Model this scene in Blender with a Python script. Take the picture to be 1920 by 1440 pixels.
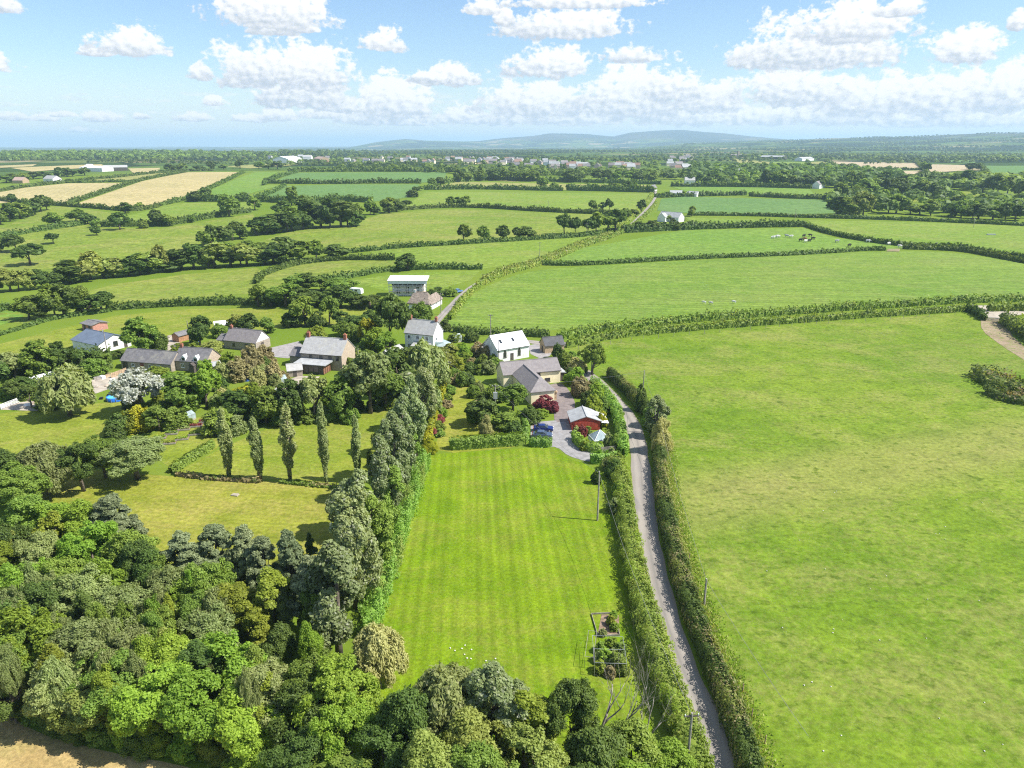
import bpy, bmesh, math, random
import numpy as np
from mathutils import Vector, Matrix
from mathutils.geometry import delaunay_2d_cdt

for o in list(bpy.data.objects):
    bpy.data.objects.remove(o, do_unlink=True)
SC = bpy.context.scene
COL = SC.collection
R = math.radians

# ------------------------------------------------------------------ camera, sky, sun, exposure
CAM_H = 60.0
FPX = 1371.0                      # focal length in pixels of the 1920 px wide photograph
PITCH = math.atan((720 - 268) / FPX)
SUN_EL, SUN_AZ = R(50), R(100)     # azimuth clockwise from +Y (the view direction)
SUN_STRENGTH, SKY_STRENGTH, EXPOSURE = 4.8, 0.085, 0.78
HAZE_DENSITY = 8.2e-5

cam_d = bpy.data.cameras.new('camera')
cam_d.sensor_fit = 'HORIZONTAL'; cam_d.sensor_width = 36.0
cam_d.lens = 36.0 * FPX / 1920.0
cam_d.clip_start = 0.5; cam_d.clip_end = 120000
cam = bpy.data.objects.new('camera', cam_d); COL.objects.link(cam)
cam.location = (0, 0, CAM_H)
cam.rotation_euler = (math.pi / 2 - PITCH, 0, 0)
SC.camera = cam

CP, SP = math.cos(PITCH), math.sin(PITCH)
def ray(u, v):
    a, b = (u - 960) / FPX, (720 - v) / FPX
    return np.array([a, CP + b * SP, -SP + b * CP])

sun_d = bpy.data.lights.new('sun', 'SUN')
sun_d.energy = SUN_STRENGTH; sun_d.angle = R(0.53); sun_d.color = (1.0, 0.955, 0.88)
sun = bpy.data.objects.new('sun', sun_d); COL.objects.link(sun)
sdir = Vector((math.sin(SUN_AZ) * math.cos(SUN_EL), math.cos(SUN_AZ) * math.cos(SUN_EL), math.sin(SUN_EL)))
sun.rotation_euler = sdir.to_track_quat('Z', 'Y').to_euler()
sun.location = (200, 0, 300)

SC.view_settings.view_transform = 'Standard'
SC.view_settings.look = 'None'
SC.view_settings.exposure = EXPOSURE
SC.view_settings.gamma = 1.0
SC.view_settings.use_curve_mapping = False
cy = SC.cycles
cy.max_bounces = 6; cy.diffuse_bounces = 3; cy.glossy_bounces = 2; cy.transmission_bounces = 4
cy.transparent_max_bounces = 6; cy.volume_bounces = 1
cy.use_adaptive_sampling = True; cy.adaptive_threshold = .01; cy.adaptive_min_samples = 24
cy.filter_width = 1.15
cy.use_denoising = False

class NT:
    """small helper around a node tree"""
    def __init__(s, nt): s.t = nt; s.n = nt.nodes; s.l = nt.links
    def new(s, typ, **kw):
        x = s.n.new(typ)
        for k, v in kw.items(): setattr(x, k, v)
        return x
    def put(s, sock, val):
        if val is None: return
        if hasattr(val, 'is_linked') or isinstance(val, bpy.types.NodeSocket): s.l.new(val, sock)
        else: sock.default_value = val
    def math(s, op, a, b=None, c=None, clamp=False):
        x = s.new('ShaderNodeMath', operation=op); x.use_clamp = clamp
        s.put(x.inputs[0], a); s.put(x.inputs[1], b); s.put(x.inputs[2], c)
        return x.outputs[0]
    def vmath(s, op, a, b=None):
        x = s.new('ShaderNodeVectorMath', operation=op)
        s.put(x.inputs[0], a); s.put(x.inputs[1], b)
        return x.outputs['Value'] if op in ('LENGTH', 'DOT_PRODUCT', 'DISTANCE') else x.outputs[0]
    def vma(s, a, b, c):
        x = s.new('ShaderNodeVectorMath', operation='MULTIPLY_ADD')
        s.put(x.inputs[0], a); s.put(x.inputs[1], b); s.put(x.inputs[2], c)
        return x.outputs[0]
    def maprange(s, v, a, b, c=0.0, d=1.0, smooth=True):
        x = s.new('ShaderNodeMapRange', interpolation_type='SMOOTHSTEP' if smooth else 'LINEAR')
        s.put(x.inputs[0], v); s.put(x.inputs[1], a); s.put(x.inputs[2], b); s.put(x.inputs[3], c); s.put(x.inputs[4], d)
        return x.outputs[0]
    def mix(s, f, a, b, mode='MIX'):
        x = s.new('ShaderNodeMix', data_type='RGBA', blend_type=mode)
        s.put(x.inputs[0], f)
        for i, val in ((6, a), (7, b)):
            if isinstance(val, (tuple, list)): val = tuple(val)[:3] + (1.0,)
            s.put(x.inputs[i], val)
        return x.outputs[2]
    def noise(s, vec, scale, detail=3.0, rough=0.55, dist=0.0, dim='3D'):
        x = s.new('ShaderNodeTexNoise', noise_dimensions=dim)
        s.put(x.inputs['Vector'], vec)
        x.inputs['Scale'].default_value = scale; x.inputs['Detail'].default_value = detail
        x.inputs['Roughness'].default_value = rough; x.inputs['Distortion'].default_value = dist
        return x.outputs[0]
    def ramp(s, f, stops, interp='LINEAR'):
        x = s.new('ShaderNodeValToRGB'); s.put(x.inputs[0], f)
        cr = x.color_ramp; cr.interpolation = interp
        while len(cr.elements) < len(stops): cr.elements.new(0.5)
        for e, (p, c) in zip(cr.elements, stops):
            e.position = p; e.color = tuple(c)[:3] + (1.0,)
        return x.outputs[0]
    def mapping(s, vec, loc=(0, 0, 0), rot=(0, 0, 0), scale=(1, 1, 1)):
        x = s.new('ShaderNodeMapping'); s.put(x.inputs[0], vec)
        x.inputs[1].default_value = loc; x.inputs[2].default_value = rot; x.inputs[3].default_value = scale
        return x.outputs[0]

# clouds of the photograph as cumulus in sky directions: centre u, flat base v, half width, height (photo pixels, turned into angles)
CLOUDS = [
    (30, 222, 34, 12), (80, 224, 34, 11), (120, 217, 24, 9), (190, 224, 40, 15), (268, 221, 18, 9), (365, 224, 36, 13), (152, 246, 28, 8), (475, 226, 40, 14),
    (530, 222, 40, 20), (600, 218, 46, 16), (690, 226, 66, 26), (640, 204, 44, 26), (870, 226, 60, 28), (950, 226, 55, 30), (780, 232, 46, 12),
    (1000, 204, 105, 58), (1090, 226, 100, 36), (1190, 200, 120, 86), (1290, 224, 100, 40), (1260, 176, 70, 52), (1330, 198, 90, 50), (1420, 226, 100, 34),
    (1490, 180, 120, 66), (1560, 224, 130, 40), (1620, 200, 130, 66), (1700, 228, 120, 36), (1760, 196, 130, 80), (1840, 228, 120, 40), (1890, 188, 90, 80),
    (740, 206, 74, 64), (850, 152, 66, 32), (800, 150, 34, 16), (570, 186, 90, 54), (450, 156, 40, 34), (400, 194, 20, 14), (380, 144, 21, 24),
    (500, 142, 92, 62), (585, 152, 80, 70), (1030, 134, 82, 50), (1185, 110, 56, 28), (1410, 118, 56, 44),
    (1540, 108, 172, 92), (1600, 62, 130, 72), (1690, 24, 60, 30), (1808, 106, 80, 56), (1905, 48, 22, 34), (1990, 120, 70, 60),
    (245, 94, 62, 40), (186, 102, 34, 13), (515, 38, 102, 62), (505, 60, 50, 18), (580, 58, 26, 14), (12, 17, 30, 24), (718, 89, 40, 34),
    (905, 22, 34, 24), (1055, 60, 126, 50), (1090, 10, 140, 26), (945, 40, 24, 28), (-80, 120, 90, 40), (2080, 60, 90, 60),
]
def build_world():
    w = bpy.data.worlds.new('World'); SC.world = w; w.use_nodes = True
    t = NT(w.node_tree); t.n.clear()
    out = t.new('ShaderNodeOutputWorld'); bg = t.new('ShaderNodeBackground')
    sky = t.new('ShaderNodeTexSky', sky_type='NISHITA')
    sky.sun_disc = False; sky.sun_elevation = SUN_EL; sky.sun_rotation = SUN_AZ
    sky.altitude = 150; sky.air_density = 1.0; sky.dust_density = 0.6; sky.ozone_density = 1.6
    tc = t.new('ShaderNodeTexCoord')
    dirv = tc.outputs['Generated']
    sx = t.new('ShaderNodeSeparateXYZ'); t.put(sx.inputs[0], dirv)
    az = t.math('ARCTAN2', sx.outputs[0], sx.outputs[1])
    el = t.math('ARCSINE', sx.outputs[2])
    deg = 57.29578
    azd, eld = t.math('MULTIPLY', az, deg), t.math('MULTIPLY', el, deg)
    cmb = t.new('ShaderNodeCombineXYZ'); t.put(cmb.inputs[0], azd); t.put(cmb.inputs[1], eld)
    p = cmb.outputs[0]
    n1 = t.noise(p, 0.55, 6.0, 0.62, dim='2D')
    n2 = t.noise(t.mapping(p, scale=(1, 1.5, 1)), 1.7, 4.6, 0.55, dim='2D')
    nn = t.math('ADD', t.math('MULTIPLY', t.math('SUBTRACT', n1, 0.5), 1.5), t.math('MULTIPLY', t.math('SUBTRACT', n2, 0.5), 1.05))
    nsh = t.noise(t.mapping(p, loc=(-0.3, -0.3, 0), scale=(1, 1.5, 1)), 1.7, 4.0, 0.5, dim='2D')
    relief = t.math('MULTIPLY', t.math('SUBTRACT', n2, nsh), 1.0)
    W_, G_ = (7.5, 7.5, 7.55), (4.1, 4.6, 5.3)     # sunlit and shaded cloud, in the sky texture's own units
    k = t.n
    pale = t.maprange(eld, -0.5, 6.0, 1.0, 0.0)
    col = t.mix(t.math('MULTIPLY', pale, 0.72), t.mix(1.0, sky.outputs[0], (.98, 1.08, 1.2), 'MULTIPLY'), (5.9, 6.75, 7.3))
    # broken cumulus everywhere else in the sky, on a flat deck
    dz = t.math('MAXIMUM', sx.outputs[2], 0.02)
    deck = t.new('ShaderNodeCombineXYZ')
    t.put(deck.inputs[0], t.math('DIVIDE', sx.outputs[0], dz)); t.put(deck.inputs[1], t.math('DIVIDE', sx.outputs[1], dz))
    nd = t.noise(deck.outputs[0], 0.75, 7.0, 0.58, dim='2D')
    away = t.math('MAXIMUM', t.maprange(eld, 9.5, 14.0), t.maprange(t.math('ABSOLUTE', azd), 38.0, 44.0))
    da = t.math('MULTIPLY', t.maprange(nd, 0.53, 0.63), away)
    da = t.math('MULTIPLY', da, t.maprange(eld, 0.3, 3.0))
    col = t.mix(da, col, t.mix(t.maprange(nd, 0.55, 0.75), W_, G_))
    # thin bands of far small cumulus over the horizon
    nb = t.noise(t.mapping(p, scale=(0.5, 2.4, 1)), 1.0, 6.0, 0.6, dim='2D')
    band = t.math('MULTIPLY', t.maprange(eld, 0.5, 1.6), t.maprange(eld, 4.2, 2.6))
    rightish = t.maprange(azd, -30.0, 6.0, 0.25, 1.0)
    ba = t.math('MULTIPLY', t.maprange(t.math('ADD', nb, t.math('MULTIPLY', rightish, 0.16)), 0.58, 0.72), band)
    col = t.mix(t.math('MULTIPLY', ba, 0.5), col, t.mix(t.maprange(nsh, 0.3, 0.65), (7.1, 7.25, 7.4), (5.5, 6.1, 6.7)))
    for (u, v, hw, h) in sorted(CLOUDS, key=lambda c: -c[1]):
        def ang(u, v):
            r = ray(u, v); r = r / np.linalg.norm(r)
            return math.degrees(math.atan2(r[0], r[1])), math.degrees(math.asin(r[2]))
        a0, e0 = ang(u, v); a1, e1 = ang(u + hw, v - h)
        wdeg, hdeg = max(0.2, a1 - a0), max(0.15, e1 - e0)
        pq = t.vma(col, (1e-12,) * 3, p)      # clouds are laid one after the other, far to near
        q = t.vma(pq, (1 / wdeg, 1 / hdeg, 0), (-a0 / wdeg, -e0 / hdeg, 0))
        s = t.new('ShaderNodeSeparateXYZ'); t.put(s.inputs[0], q)
        qy = t.math('MAXIMUM', s.outputs[1], t.math('MULTIPLY', s.outputs[1], -3.2))
        c2 = t.new('ShaderNodeCombineXYZ'); t.put(c2.inputs[0], s.outputs[0]); t.put(c2.inputs[1], qy)
        al = t.maprange(t.math('SUBTRACT', nn, t.vmath('LENGTH', c2.outputs[0])), -1.17, -0.80, 0.0, 0.98)
        sh = t.math('ADD', t.vmath('DOT_PRODUCT', q, (0.12, 1, 0)), relief)
        far = 0.12 * (1 - min(1.0, max(0.0, (e0 - 0.3) / 2.2)))
        g2, w2 = [tuple(a_ * (1 - far) + b_ * far for a_, b_ in zip(c_, (6.2, 6.7, 7.2))) for c_ in (G_, W_)]
        col = t.mix(al, col, t.mix(t.maprange(sh, -0.5, 0.55), g2, w2))
    t.put(bg.inputs[0], col); bg.inputs[1].default_value = SKY_STRENGTH
    t.l.new(bg.outputs[0], out.inputs[0])
    w.cycles.sampling_method = 'NONE'      # an even sky: found by the surfaces' own rays
build_world()
# ------------------------------------------------------------------ terrain height and pixel -> place
def sst(a, b, x):
    t = np.clip((x - a) / (b - a), 0, 1)
    return t * t * (3 - 2 * t)
_MU = [560, 640, 700, 760, 800, 900, 950, 1000, 1030, 1100, 1150, 1180, 1280, 1350, 1400, 1480, 1560]
_MV = [284, 276, 266, 260, 262, 263, 258, 254, 250, 252, 256, 250, 248, 254, 258, 263, 272]
_MA = [math.degrees(math.atan2(ray(u, v)[0], ray(u, v)[1])) for u, v in zip(_MU, _MV)]
_MH = [70 + 14000 / FPX * (266.5 - v) for v in _MV]
def TH(x, y):
    x = np.asarray(x, float); y = np.asarray(y, float)
    d = np.hypot(x, y); az = np.degrees(np.arctan2(x, y))
    h = -7 * np.exp(-((y - 400) / 120) ** 2) * sst(-40, -190, x)
    h = h + 14 * sst(550, 1500, y)
    h = h + 2.2 * np.sin(x / 190 + 1) * np.sin(y / 230) * sst(420, 800, d)
    h = h + 9 * np.exp(-((y - 2900) / 600) ** 2) * sst(-200, -900, x)
    h = h - 26 * sst(3800, 9000, d) * (1 - sst(500, 2800, x))
    h = h + 13 * np.sin(x / 900 + .6) * np.sin(y / 1300 + 2) * sst(4000, 8000, d) + 6 * np.sin(x / 410 + y / 700) * sst(5000, 8000, d)
    ah = np.interp(az, [9, 13, 18, 24, 30, 36, 50, 80], [0, 44, 78, 106, 128, 146, 152, 60])
    h = h + ah * np.exp(-((d - 8600) / 2500) ** 2) * (1 + .05 * np.sin(d / 300 + az))
    mh = np.interp(az, _MA, _MH, left=0, right=0)
    h = h + (mh + 12) * np.exp(-((d - 14000) / 2100) ** 2) * (mh > 0) * (1 + .04 * np.sin(x / 260) * np.sin(y / 330))
    return h - d * d / 12.74e6          # the earth falls away
_TS = np.geomspace(45, 40000, 1400)
def P(u, v, z=0.0):
    """the place on the ground (or z metres above it) that the photograph shows at pixel u, v"""
    r = ray(u, v)
    pts = r[None, :] * _TS[:, None]; pts[:, 2] += CAM_H
    f = pts[:, 2] - TH(pts[:, 0], pts[:, 1]) - z
    k = np.argmax(f < 0)
    if f[k] >= 0: k = len(_TS) - 1
    a, b = (_TS[k - 1], _TS[k]) if k > 0 else (0.0, _TS[0])
    for _ in range(18):
        m = .5 * (a + b); q = r * m
        if q[2] + CAM_H - float(TH(q[0], q[1])) - z < 0: b = m
        else: a = m
    q = r * b
    return float(q[0]), float(q[1])
def ground(x, y): return float(TH(x, y))
def mpp(x, y):
    """metres per photo pixel at a ground place"""
    zc = y * CP + (CAM_H - ground(x, y)) * SP
    return zc / FPX

# ------------------------------------------------------------------ object helpers
RNG = np.random.default_rng(7)
random.seed(7)
TOP = []
def tag(o, label=None, cat=None, group=None, kind=None):
    if label: o['label'] = label
    if cat: o['category'] = cat
    if group: o['group'] = group
    if kind: o['kind'] = kind
    if o not in TOP and o.parent is None: TOP.append(o)
    return o
def link(o, parent=None):
    COL.objects.link(o)
    if parent is not None: o.parent = parent
    return o
def empty(name, loc=(0, 0, 0), rz=0.0, scale=1.0):
    o = bpy.data.objects.new(name, None); o.empty_display_size = .3
    o.location = loc; o.rotation_euler = (0, 0, rz)
    o.scale = (scale,) * 3 if not isinstance(scale, tuple) else scale
    return link(o)
def mesh_np(name, V, F, mats=None, midx=None, smooth=False):
    """V (n,3); F (m,k) of equal-sized faces or a list"""
    me = bpy.data.meshes.new(name)
    V = np.asarray(V, np.float32)
    if isinstance(F, np.ndarray):
        m, k = F.shape
        me.vertices.add(len(V)); me.vertices.foreach_set('co', V.ravel())
        me.loops.add(m * k); me.loops.foreach_set('vertex_index', F.ravel().astype(np.int32))
        me.polygons.add(m)
        me.polygons.foreach_set('loop_start', np.arange(0, m * k, k, dtype=np.int32))
        me.update(calc_edges=True)
    else:
        me.from_pydata([tuple(map(float, v)) for v in V], [], [tuple(int(i) for i in f) for f in F]); me.update()
    for mt in (mats or []): me.materials.append(mt)
    if midx is not None: me.polygons.foreach_set('material_index', np.asarray(midx, np.int32))
    if smooth: me.polygons.foreach_set('use_smooth', np.ones(len(me.polygons), bool))
    return me
def ob(name, me, parent=None, loc=None, rz=None):
    o = bpy.data.objects.new(name, me)
    if loc is not None: o.location = loc
    if rz is not None: o.rotation_euler = (0, 0, rz)
    return link(o, parent)

class MB:
    """collects boxes, tubes and polygons; build() links them as one mesh object"""
    def __init__(s): s.v = []; s.f = []
    def poly(s, pts): n = len(s.v); s.v += [tuple(p) for p in pts]; s.f.append(tuple(range(n, n + len(pts)))); return s
    def hexa(s, b, t):
        """bottom and top quads, both counter-clockwise from above"""
        n = len(s.v); s.v += [tuple(p) for p in b] + [tuple(p) for p in t]
        s.f += [(n + 3, n + 2, n + 1, n), (n + 4, n + 5, n + 6, n + 7)] + [(n + i, n + (i + 1) % 4, n + 4 + (i + 1) % 4, n + 4 + i) for i in range(4)]
        return s
    def box(s, x0, y0, z0, x1, y1, z1):
        b = [(x0, y0), (x1, y0), (x1, y1), (x0, y1)]
        return s.hexa([(x, y, z0) for x, y in b], [(x, y, z1) for x, y in b])
    def tube(s, pts, rad, n=6, cap=True):
        pts = [Vector(p) for p in pts]
        if not hasattr(rad, '__len__'): rad = [rad] * len(pts)
        base = len(s.v)
        for i, p in enumerate(pts):
            d = (pts[min(i + 1, len(pts) - 1)] - pts[max(i - 1, 0)]).normalized()
            a = d.orthogonal().normalized(); b = d.cross(a)
            for k in range(n):
                th = 2 * math.pi * k / n
                s.v.append(tuple(p + (a * math.cos(th) + b * math.sin(th)) * rad[i]))
        for i in range(len(pts) - 1):
            for k in range(n):
                s.f.append((base + i * n + k, base + i * n + (k + 1) % n, base + (i + 1) * n + (k + 1) % n, base + (i + 1) * n + k))
        if cap:
            s.f.append(tuple(base + k for k in range(n))[::-1]); s.f.append(tuple(base + (len(pts) - 1) * n + k for k in range(n)))
        return s
    def prism(s, prof, y0, y1, axis='y'):
        """profile of (a, z) pairs extruded along an axis"""
        mk = (lambda a, z, y: (a, y, z)) if axis == 'y' else (lambda a, z, y: (y, a, z))
        n = len(s.v); m = len(prof)
        s.v += [mk(a, z, y0) for a, z in prof] + [mk(a, z, y1) for a, z in prof]
        s.f += [tuple(range(n, n + m)), tuple(range(n + 2 * m - 1, n + m - 1, -1))]
        s.f += [(n + i, n + m + i, n + m + (i + 1) % m, n + (i + 1) % m) for i in range(m)]
        return s
    def build(s, name, mt, parent=None, smooth=False, loc=None, rz=None, fix=True):
        me = mesh_np(name, s.v, s.f, [mt] if mt else None)
        if fix:
            bm = bmesh.new(); bm.from_mesh(me); bmesh.ops.recalc_face_normals(bm, faces=bm.faces); bm.to_mesh(me); bm.free()
        if smooth: me.polygons.foreach_set('use_smooth', np.ones(len(me.polygons), bool))
        return ob(name, me, parent, loc, rz)

# ------------------------------------------------------------------ materials
MATS = {}
def base_mat(name):
    m = bpy.data.materials.new(name); m.use_nodes = True
    t = NT(m.node_tree); t.n.clear()
    out = t.new('ShaderNodeOutputMaterial'); b = t.new('ShaderNodeBsdfPrincipled')
    t.l.new(b.outputs[0], out.inputs[0])
    return m, t, b, out
def M(name, col, rough=.8, var=.18, scale=1.5, metal=0.0, spec=.3, bump=0.0, bscale=8.0, streak=None, col2=None):
    """plain weathered surface: colour with two scales of noise"""
    if name in MATS: return MATS[name]
    m, t, b, out = base_mat(name)
    tc = t.new('ShaderNodeTexCoord').outputs['Object']
    n = t.noise(tc, scale, 5, .6)
    c2 = col2 or tuple(c * (1 - 2 * var) for c in col)
    hi = tuple(min(1, c * (1 + var)) for c in col)
    f = t.maprange(n, .3, .7)
    colr = t.mix(f, c2, hi)
    if streak:
        ns = t.noise(t.mapping(tc, scale=(streak, streak, .25)), 1.6, 3, .6)
        colr = t.mix(t.maprange(ns, .5, .75, 0, .45), colr, tuple(c * .55 for c in col))
    t.put(b.inputs['Base Color'], colr)
    b.inputs['Roughness'].default_value = rough; b.inputs['Metallic'].default_value = metal
    b.inputs['Specular IOR Level'].default_value = spec
    if bump:
        bp = t.new('ShaderNodeBump'); bp.inputs['Strength'].default_value = bump; bp.inputs['Distance'].default_value = .05
        t.put(bp.inputs['Height'], t.noise(tc, bscale, 4, .6)); t.l.new(bp.outputs[0], b.inputs['Normal'])
    MATS[name] = m
    return m
def M_roof(name, col, col2, course=.3, axis_scale=1.0, lichen=.5):
    """slate or sheet roof: courses across the slope, slate-to-slate variation, lichen patches"""
    if name in MATS: return MATS[name]
    m, t, b, out = base_mat(name)
    tc = t.new('ShaderNodeTexCoord').outputs['Object']
    br = t.new('ShaderNodeTexBrick'); t.put(br.inputs['Vector'], t.mapping(tc, rot=(R(0), 0, 0)))
    br.inputs['Scale'].default_value = 1.0 / course / 4; br.inputs['Color1'].default_value = (.2, .2, .2, 1); br.inputs['Color2'].default_value = (.9, .9, .9, 1)
    br.inputs['Mortar Size'].default_value = .015; br.inputs['Mortar'].default_value = (0, 0, 0, 1)
    n1 = t.noise(tc, 1.1, 5, .65); n2 = t.noise(tc, .35, 4, .6)
    c = t.mix(t.maprange(n1, .3, .7), col, col2)
    c = t.mix(t.math('MULTIPLY', br.outputs[0], .3), c, tuple(x * .55 for x in col))
    c = t.mix(t.maprange(n2, .5, .68, 0, lichen), c, (.42, .40, .30))
    t.put(b.inputs['Base Color'], c); b.inputs['Roughness'].default_value = .75
    MATS[name] = m
    return m
def M_wall_stone(name, col, col2, scale=3.2):
    if name in MATS: return MATS[name]
    m, t, b, out = base_mat(name)
    tc = t.new('ShaderNodeTexCoord').outputs['Object']
    vo = t.new('ShaderNodeTexVoronoi'); t.put(vo.inputs['Vector'], t.mapping(tc, scale=(1, 1, 1.7))); vo.inputs['Scale'].default_value = scale
    ve = t.new('ShaderNodeTexVoronoi', feature='DISTANCE_TO_EDGE'); t.put(ve.inputs['Vector'], t.mapping(tc, scale=(1, 1, 1.7))); ve.inputs['Scale'].default_value = scale
    sx = t.new('ShaderNodeSeparateColor'); t.put(sx.inputs[0], vo.outputs['Color'])
    c = t.mix(sx.outputs[0], col, col2)
    c = t.mix(t.maprange(ve.outputs['Distance'], .0, .06, .6, 0), c, (.42, .38, .32))
    t.put(b.inputs['Base Color'], c); b.inputs['Roughness'].default_value = .9
    MATS[name] = m
    return m
def M_leaf(name, c1, c2, c3=None, trans=.32, rough=.55, spec=.25):
    """foliage: leaf-to-leaf and tree-to-tree variation of a leaf colour, with light passing through the leaf"""
    if name in MATS: return MATS[name]
    m, t, b, out = base_mat(name)
    k_ = 1.5 if max(c2) < .36 else 1.1
    c1, c2 = tuple(x * k_ for x in c1), tuple(x * k_ for x in c2)
    geo = t.new('ShaderNodeNewGeometry'); oi = t.new('ShaderNodeObjectInfo')
    tc = t.new('ShaderNodeTexCoord').outputs['Object']
    f = t.math('ADD', t.math('MULTIPLY', geo.outputs['Random Per Island'], .65), t.math('MULTIPLY', t.noise(tc, .45, 2, .5), .45), clamp=True)
    c = t.ramp(f, [(0.0, c1), (.55, tuple((a + d) / 2 for a, d in zip(c1, c2))), (1.0, c2)])
    if c3: c = t.mix(t.maprange(geo.outputs['Random Per Island'], .86, .95), c, c3)
    hs = t.new('ShaderNodeHueSaturation'); t.put(hs.inputs['Color'], c)
    t.put(hs.inputs['Value'], t.maprange(oi.outputs['Random'], 0, 1, .82, 1.2, smooth=False))
    t.put(hs.inputs['Hue'], t.maprange(t.math('FRACT', t.math('MULTIPLY', oi.outputs['Random'], 7.31)), 0, 1, .486, .512, smooth=False))
    t.put(b.inputs['Base Color'], hs.outputs[0]); b.inputs['Roughness'].default_value = rough
    b.inputs['Specular IOR Level'].default_value = spec
    tr = t.new('ShaderNodeBsdfTranslucent'); t.put(tr.inputs[0], t.mix(1.0, hs.outputs[0], (1.25, 1.2, .55), 'MULTIPLY'))
    mx = t.new('ShaderNodeMixShader'); mx.inputs[0].default_value = trans
    t.l.new(b.outputs[0], mx.inputs[1]); t.l.new(tr.outputs[0], mx.inputs[2]); t.l.new(mx.outputs[0], out.inputs[0])
    MATS[name] = m
    return m
def M_grass(name, c1, c2, dry=(.22, .19, .07), dry_amt=.3, big=.02, fine=1.0, stripe=None, rough=.95, speck=0.0, band=None, lush=.0):
    """turf: broad drifts, tussock mottling and dry patches; stripe = (angle, period m, strength) for mowing lines"""
    if name in MATS: return MATS[name]
    m, t, b, out = base_mat(name)
    pos = t.new('ShaderNodeNewGeometry').outputs['Position']
    st_ = stripe is not None
    rp = t.mapping(pos, rot=(0, 0, -stripe[0])) if st_ else pos
    al = t.mapping(rp, scale=(1, .12, 1)) if st_ else pos          # growth drawn out along the mowing lines
    nb = t.noise(pos, big, 5, .6, .4); nm = t.noise(pos, .16, 5, .65, .3); nf = t.noise(pos, fine, 5, .75)
    c = t.mix(t.maprange(t.math('ADD', t.math('MULTIPLY', nb, .6), t.math('MULTIPLY', nm, .4)), .38, .62), c1, c2)
    nd = t.noise(t.mapping(pos, loc=(31, 7, 0), scale=(1, 1.5, 1)), big * 2.3, 6, .68, .6)
    nd2 = t.noise(pos, .9, 5, .75)
    c = t.mix(t.math('MULTIPLY', t.maprange(t.math('ADD', t.math('MULTIPLY', nd, .6), t.math('MULTIPLY', nd2, .4)), .44, .62), dry_amt), c, dry)
    if band:      # a broad thin-soiled strip where the grass has dried: two ends and half width
        (ax_, ay_), (bx_, by_), hw_ = band
        L_ = math.hypot(bx_ - ax_, by_ - ay_); nx_, ny_ = -(by_ - ay_) / L_, (bx_ - ax_) / L_
        dd = t.math('SUBTRACT', t.vmath('DOT_PRODUCT', pos, (nx_, ny_, 0)), ax_ * nx_ + ay_ * ny_)
        dd = t.math('ADD', t.math('ABSOLUTE', dd), t.math('MULTIPLY', t.math('SUBTRACT', t.math('ADD', nd, t.math('MULTIPLY', nd2, .6)), .8), hw_ * 2.2))
        c = t.mix(t.math('MULTIPLY', t.maprange(dd, hw_ * 1.1, hw_ * .2), .4), c, dry)
    if lush:      # darker tussocks
        tus = t.noise(t.mapping(pos, scale=(1, 1.3, 1)), .42, 5, .7, .3)
        c = t.mix(t.math('MULTIPLY', t.maprange(tus, .53, .66), lush), c, tuple(x * .58 for x in c1))
    if st_:
        ang, per, st = stripe
        wv = t.new('ShaderNodeTexWave', wave_type='BANDS', bands_direction='X')
        t.put(wv.inputs['Vector'], rp)
        wv.inputs['Scale'].default_value = .314159 / per; wv.inputs['Distortion'].default_value = .35
        wv.inputs['Detail'].default_value = 2; wv.inputs['Detail Scale'].default_value = .4
        nst = t.noise(t.mapping(rp, scale=(1.0 / per, .008, 1)), .8, 5, .75)
        f = t.math('ADD', t.math('MULTIPLY', wv.outputs[1], .45), t.math('MULTIPLY', t.maprange(nst, .32, .68), .55))
        g = t.mix(f, (1 - st,) * 3, (1 + st, 1 + st * .9, 1 + st * .6))
        c = t.mix(1.0, c, g, 'MULTIPLY')
    fm = t.math('MULTIPLY', t.maprange(nf, .3, .7, .62, 1.36, smooth=False), t.maprange(nm, .25, .75, .86, 1.14, smooth=False))
    cg = t.new('ShaderNodeCombineColor')
    for i in range(3): t.put(cg.inputs[i], t.math('MULTIPLY', fm, .9))
    c = t.mix(1.0, c, cg.outputs[0], 'MULTIPLY')
    if speck: c = t.mix(t.maprange(t.noise(pos, .9, 2, .5), .74, .78, 0, speck), c, (.55, .55, .5))
    t.put(b.inputs['Base Color'], c); b.inputs['Roughness'].default_value = rough; b.inputs['Specular IOR Level'].default_value = .12
    bp = t.new('ShaderNodeBump'); bp.inputs['Strength'].default_value = .35; bp.inputs['Distance'].default_value = .25
    t.put(bp.inputs['Height'], t.math('ADD', nf, t.math('MULTIPLY', nm, 1.5))); t.l.new(bp.outputs[0], b.inputs['Normal'])
    MATS[name] = m
    return m

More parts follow.
